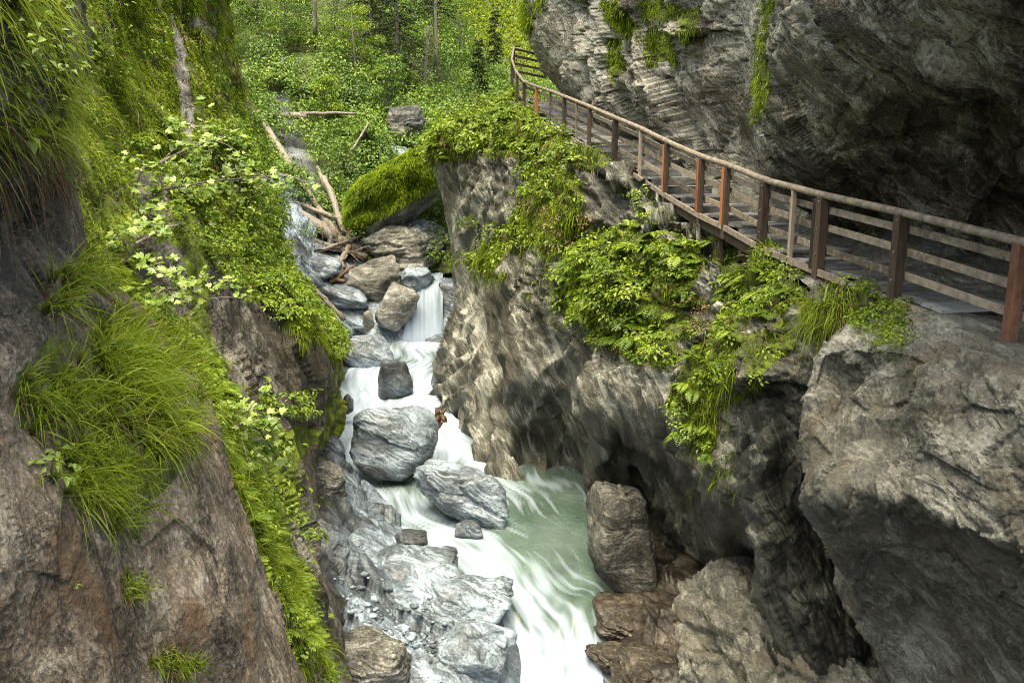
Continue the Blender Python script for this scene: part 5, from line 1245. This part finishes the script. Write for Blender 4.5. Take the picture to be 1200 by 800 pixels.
cover('dead_leaves', 'brown dead leaves and stalks lying in the green cover of the right ledge', [
    small_leaves(S_RIGHT, 5, polymask([[(790, 350), (830, 345), (840, 395), (800, 410)], [(640, 240), (690, 250), (690, 300), (650, 300)]], 10), 13, 4.5, 22, 661),
    short_grass(S_RIGHT, 25, moss_right, 12, 1.0, 662, droop=1.0), short_grass(S_LEFT, 14, polymask([STRIP, UPPERL, MIDL], 10), 18, 1.1, 663, droop=1.0),
], M_DRY)

# ---- the wooded slope at the head of the gorge
chute = lambda px, py, p, n: 1 - np.exp(-((px - np.interp(py, [120, 200, 260, 330], [328, 355, 372, 395])) / 12.0) ** 2) * (py > 112)
nomeadow = lambda px, py, p, n: np.where(px > 500, smooth(p[:, 1], 112, 96), 1.0)
woods = lambda px, py, p, n: ((px > 150) & (px < 740) & (py > -60) & (py < 330) & (p[:, 1] < 150)).astype(float)
cover('hillside_shrubbery', 'green shrubs and leafy undergrowth filling the wooded slope', [
    small_leaves(S_HILL, 0.9, andm(woods, chute, nomeadow, clump(0.28, -0.9, -0.1), lambda px, py, p, n: (p[:, 1] < 66).astype(float)), 19, 4.0, 90, 631, ofs=0.5),
    small_leaves(S_HILL, 0.5, andm(woods, nomeadow, clump(0.25, -1.5, -0.6), lambda px, py, p, n: (p[:, 1] >= 66).astype(float)), 17, 3.6, 80, 632, ofs=0.5),
    small_leaves(S_BED, 1.6, andm(lambda px, py, p, n: smooth(p[:, 1], 46, 48) * (px > 270) * (px < 520), chute), 14, 4.8, 40, 633, ofs=0.3),
], M_FOREST)
cover('meadow_grass', 'pale sunlit grass and saplings on the far slope', [
    short_grass(S_HILL, 3.0, lambda px, py, p, n: (p[:, 1] > 88) * ((px > 480) & (px < 700) & (py > -60)).astype(float), 9, 2.0, 641, droop=0.4, tone=(0.3, 0.5)),
], M_GRASS)
def bright_bushes():
    r = np.random.default_rng(88); GR = 'leafy bushes on the wooded slope'
    L = ['round light-green bush just right of the stream chute', 'pale feathery bush at the top of the chute', 'low dark bush left of the level log', 'leafy bush above the level log', 'broad bush in the middle of the wooded slope', 'pale-leaved bush under the pale standing stem',
         'bush beside the dark overhanging rock', 'yellow-green bush on the crest above the overhanging rock', 'bush over the mossy boulder', 'bush under the conifers', 'pale bush at the right edge of the wooded slope', 'low bush between the chute and the mossy boulder']
    pos = [(400, 205, 17), (330, 100, 18), (285, 120, 18), (370, 110, 20), (405, 120, 24), (350, 55, 22), (440, 165, 16), (478, 126, 17), (440, 190, 14), (455, 95, 18), (545, 85, 16), (425, 225, 13)]
    for k, ((x, y, rad), lab) in enumerate(zip(pos, L)):
        leafy(lab, S_HILL, [(x, y), (x + rad * 0.8, y + 3), (x - rad * 0.7, y + 4), (x + 2, y - rad * 0.6)], 110, rad * 0.85, 3.8, 700 + k, [M_FOREST, M_LEAF][k % 2], 'leafy_bush', 'bush', GR, ofs=0.5)
bright_bushes()

def young_tree(label, px, py, Y, h, seed, mat):
    r = np.random.default_rng(seed); b = P(px, py, Y) - UP * 0.5
    m = MB(); top = b + UP * h + np.array([r.normal() * 0.3, 0, 0]); m.tube([b, b + (top - b) * 0.5 + r.normal(size=3) * 0.1, top], [0.10, 0.07, 0.02], 8)
    c = []
    for k in range(26):
        t = 0.25 + 0.75 * r.random(); a = r.uniform(0, 6.28); l = h * 0.34 * math.sin(min(1, t * 1.05) * 2.6) * r.uniform(0.35, 1)
        q = b + (top - b) * t; e = q + np.array([math.cos(a), math.sin(a), 0.25]) * l; m.tube([q, e], [0.03, 0.012], 5); c.append(e)
    root = m.build('young_tree', M_BARK, None, b, smooth_shade=True); tag(root, label, 'tree', 'young trees on the wooded slope')
    c = np.array(c); V, F, at = bush(c, np.tile(UP, (len(c), 1)), 75, h * 0.15, 0.17, seed, flat=0.6)
    link('crown', make_mesh('crown', V - b, F, at), mat, root)
for k, (x, y, Y, h, lab) in enumerate([
    (268, 62, 64, 6, 'young broadleaf tree at the left edge of the wooded slope'), (300, 40, 70, 7, 'tall young tree left of the pale standing stem'), (335, 78, 66, 5, 'rounded young tree just below the pale standing stem'),
    (392, 66, 67, 7, 'dark young tree right of the pale standing stem'), (418, 92, 64, 5, 'young tree at the foot of the left conifer'), (345, 20, 78, 8, 'young tree high on the slope behind the pale standing stem'),
    (405, 15, 80, 8, 'tall young tree high on the slope left of the conifers'), (270, 10, 76, 7, 'young tree highest at the left edge of the wooded slope'), (540, 66, 86, 6, 'light young tree at the edge of the far meadow'),
    (452, 128, 60, 3.6, 'small young tree above the dark overhanging rock'), (388, 150, 58, 3.4, 'small young tree over the thin fallen stem'), (436, 200, 53, 3.0, 'small young tree above the mossy boulder')]):
    young_tree(lab, x, y, Y, h, 850 + k, [M_FOREST, M_LEAF, M_FOREST][k % 3])

def conifer(label, px, py, Y, h, rad, seed, bare=0.15, ang=0.0, dens=1.0):
    r = np.random.default_rng(seed); b = P(px, py, Y) - UP * 0.4; sc = Y * 1.03 / FL
    t0 = MB(); pts = [b + UP * h * t + np.array([math.sin(t * 2.3 + seed) * 0.12 + ang * h * t, 0, 0]) for t in np.linspace(0, 1, 10)]
    t0.tube(pts, [0.17 * h / 16 * (1 - 0.85 * t) + 0.015 for t in np.linspace(0, 1, 10)], 8)
    root = t0.build('conifer_tree', M_BARK, None, b, smooth_shade=True); tag(root, label, 'tree', 'conifers on the wooded slope')
    br = MB(); pos = []; axs = []; nrs = []
    z = bare
    while z < 0.98:
        L = rad * (1 - z) ** 0.75 * 1.05 + 0.15
        for q in range(5):
            a = r.uniform(0, 6.28); l = L * r.uniform(0.6, 1.15); d = np.array([math.cos(a), math.sin(a), -0.28])
            c = b + UP * h * z + np.array([math.sin(z * 2.3 + seed) * 0.12 + ang * h * z, 0, 0])
            br.tube([c, c + d * l * 0.5 + UP * 0.03, c + d * l], [0.022, 0.016, 0.006], 5)
            m = int(34 * dens * (l / rad + 0.25)); t = r.random(m) ** 0.7
            pos.append(c + d * l * t[:, None] + r.normal(size=(m, 3)) * np.array([0.07, 0.07, 0.05]))
            axs.append(d + np.cross(d, UP) * r.choice([-1, 1], m)[:, None] * r.uniform(0.5, 1.2, m)[:, None] - UP * r.uniform(0.1, 0.9, m)[:, None]); nrs.append(UP + r.normal(size=(m, 3)) * 0.35)
        z += r.uniform(0.6, 1.1) * 0.42 / h * 1.0
    br.build('branches', M_BARK, root, b)
    pos = np.concatenate(pos); V, F, at = leaves(pos, np.concatenate(nrs), unit(np.concatenate(axs)), 0.30 * (0.6 + 0.7 * r.random(len(pos))), 0.32, 0.05, seed=seed + 1)
    link('crown', make_mesh('crown', V - b, F, at), M_CONIFER, root)
conifer('tall dark conifer in the middle of the three behind the overhanging rock', 468, 108, 68, 17, 2.9, 801, 0.03)
conifer('dark conifer left of the other two, over the leafy slope', 440, 100, 70, 16, 2.6, 802, 0.03)
conifer('conifer with a bare lower trunk at the right end of the dark three', 512, 92, 74, 19, 2.5, 803, 0.30)
conifer('slim young conifer standing on the pale far meadow', 579, 72, 92, 5.5, 1.2, 804, 0.08)
conifer('slender conifer sapling at the meadow edge above the crest', 560, 104, 80, 5.0, 1.0, 805, 0.08)
def bare_trunk(label, a, b, r0):
    ob = log(label, a, b, r0, r0 * 0.8, M_BARK, 'tree_trunk', 'tree', 0.01, None, 9, 4); return ob
bare_trunk('pale bare stem standing alone on the wooded slope, top cut by the frame', (369, 40, 66), (371, -60, 66), 2.4)
bare_trunk('leaning grey trunk under the conifers', (496, 108, 70), (502, 30, 70), 2.6)
bare_trunk('pale straight trunk beside the leaning grey one', (511, 78, 72), (510, -60, 72), 2.2)

# ------------------------------------------------------------------ camera, light, view
cam = bpy.data.cameras.new('camera'); co = bpy.data.objects.new('camera', cam); COL.objects.link(co)
cam.sensor_width = 36; cam.lens = 36 * FL / 1200; cam.clip_start = 0.05; cam.clip_end = 1000
co.location = (0, 0, 0); co.rotation_euler = (math.radians(90) - PITCH, 0, 0)
SC.camera = co
w = bpy.data.worlds.new('World'); SC.world = w; w.use_nodes = True
nt = w.node_tree; nt.nodes.clear()
bg = nt.nodes.new('ShaderNodeBackground'); out = nt.nodes.new('ShaderNodeOutputWorld'); sky = nt.nodes.new('ShaderNodeTexSky')
sky.sky_type = 'NISHITA'; sky.sun_disc = False
SUN_EL, SUN_AZ = math.radians(74), math.radians(205)
sky.sun_elevation = SUN_EL; sky.sun_rotation = SUN_AZ; sky.air_density = 0.7; sky.dust_density = 6.0; sky.ozone_density = 0.3
bg.inputs[1].default_value = 0.15
nt.links.new(sky.outputs[0], bg.inputs[0]); nt.links.new(bg.outputs[0], out.inputs[0])
sun = bpy.data.lights.new('sun', 'SUN'); so = bpy.data.objects.new('sun', sun); COL.objects.link(so)
sun.energy = 0.85; sun.angle = math.radians(50); sun.color = (1.0, 0.93, 0.80)
sd = Vector((math.sin(SUN_AZ) * math.cos(SUN_EL), math.cos(SUN_AZ) * math.cos(SUN_EL), math.sin(SUN_EL)))
so.rotation_euler = sd.to_track_quat('Z', 'Y').to_euler()
SC.view_settings.view_transform = 'Standard'; SC.view_settings.look = 'None'; SC.view_settings.gamma = 1; SC.view_settings.use_curve_mapping = False
SC.view_settings.exposure = 2.12
SC.view_settings.use_white_balance = True; SC.view_settings.white_balance_temperature = 7200; SC.view_settings.white_balance_tint = -3
SC.cycles.max_bounces = 12; SC.cycles.diffuse_bounces = 6; SC.cycles.transparent_max_bounces = 8
SC.cycles.use_denoising = True; SC.cycles.denoising_prefilter = 'NONE'; SC.cycles.filter_width = 1.0
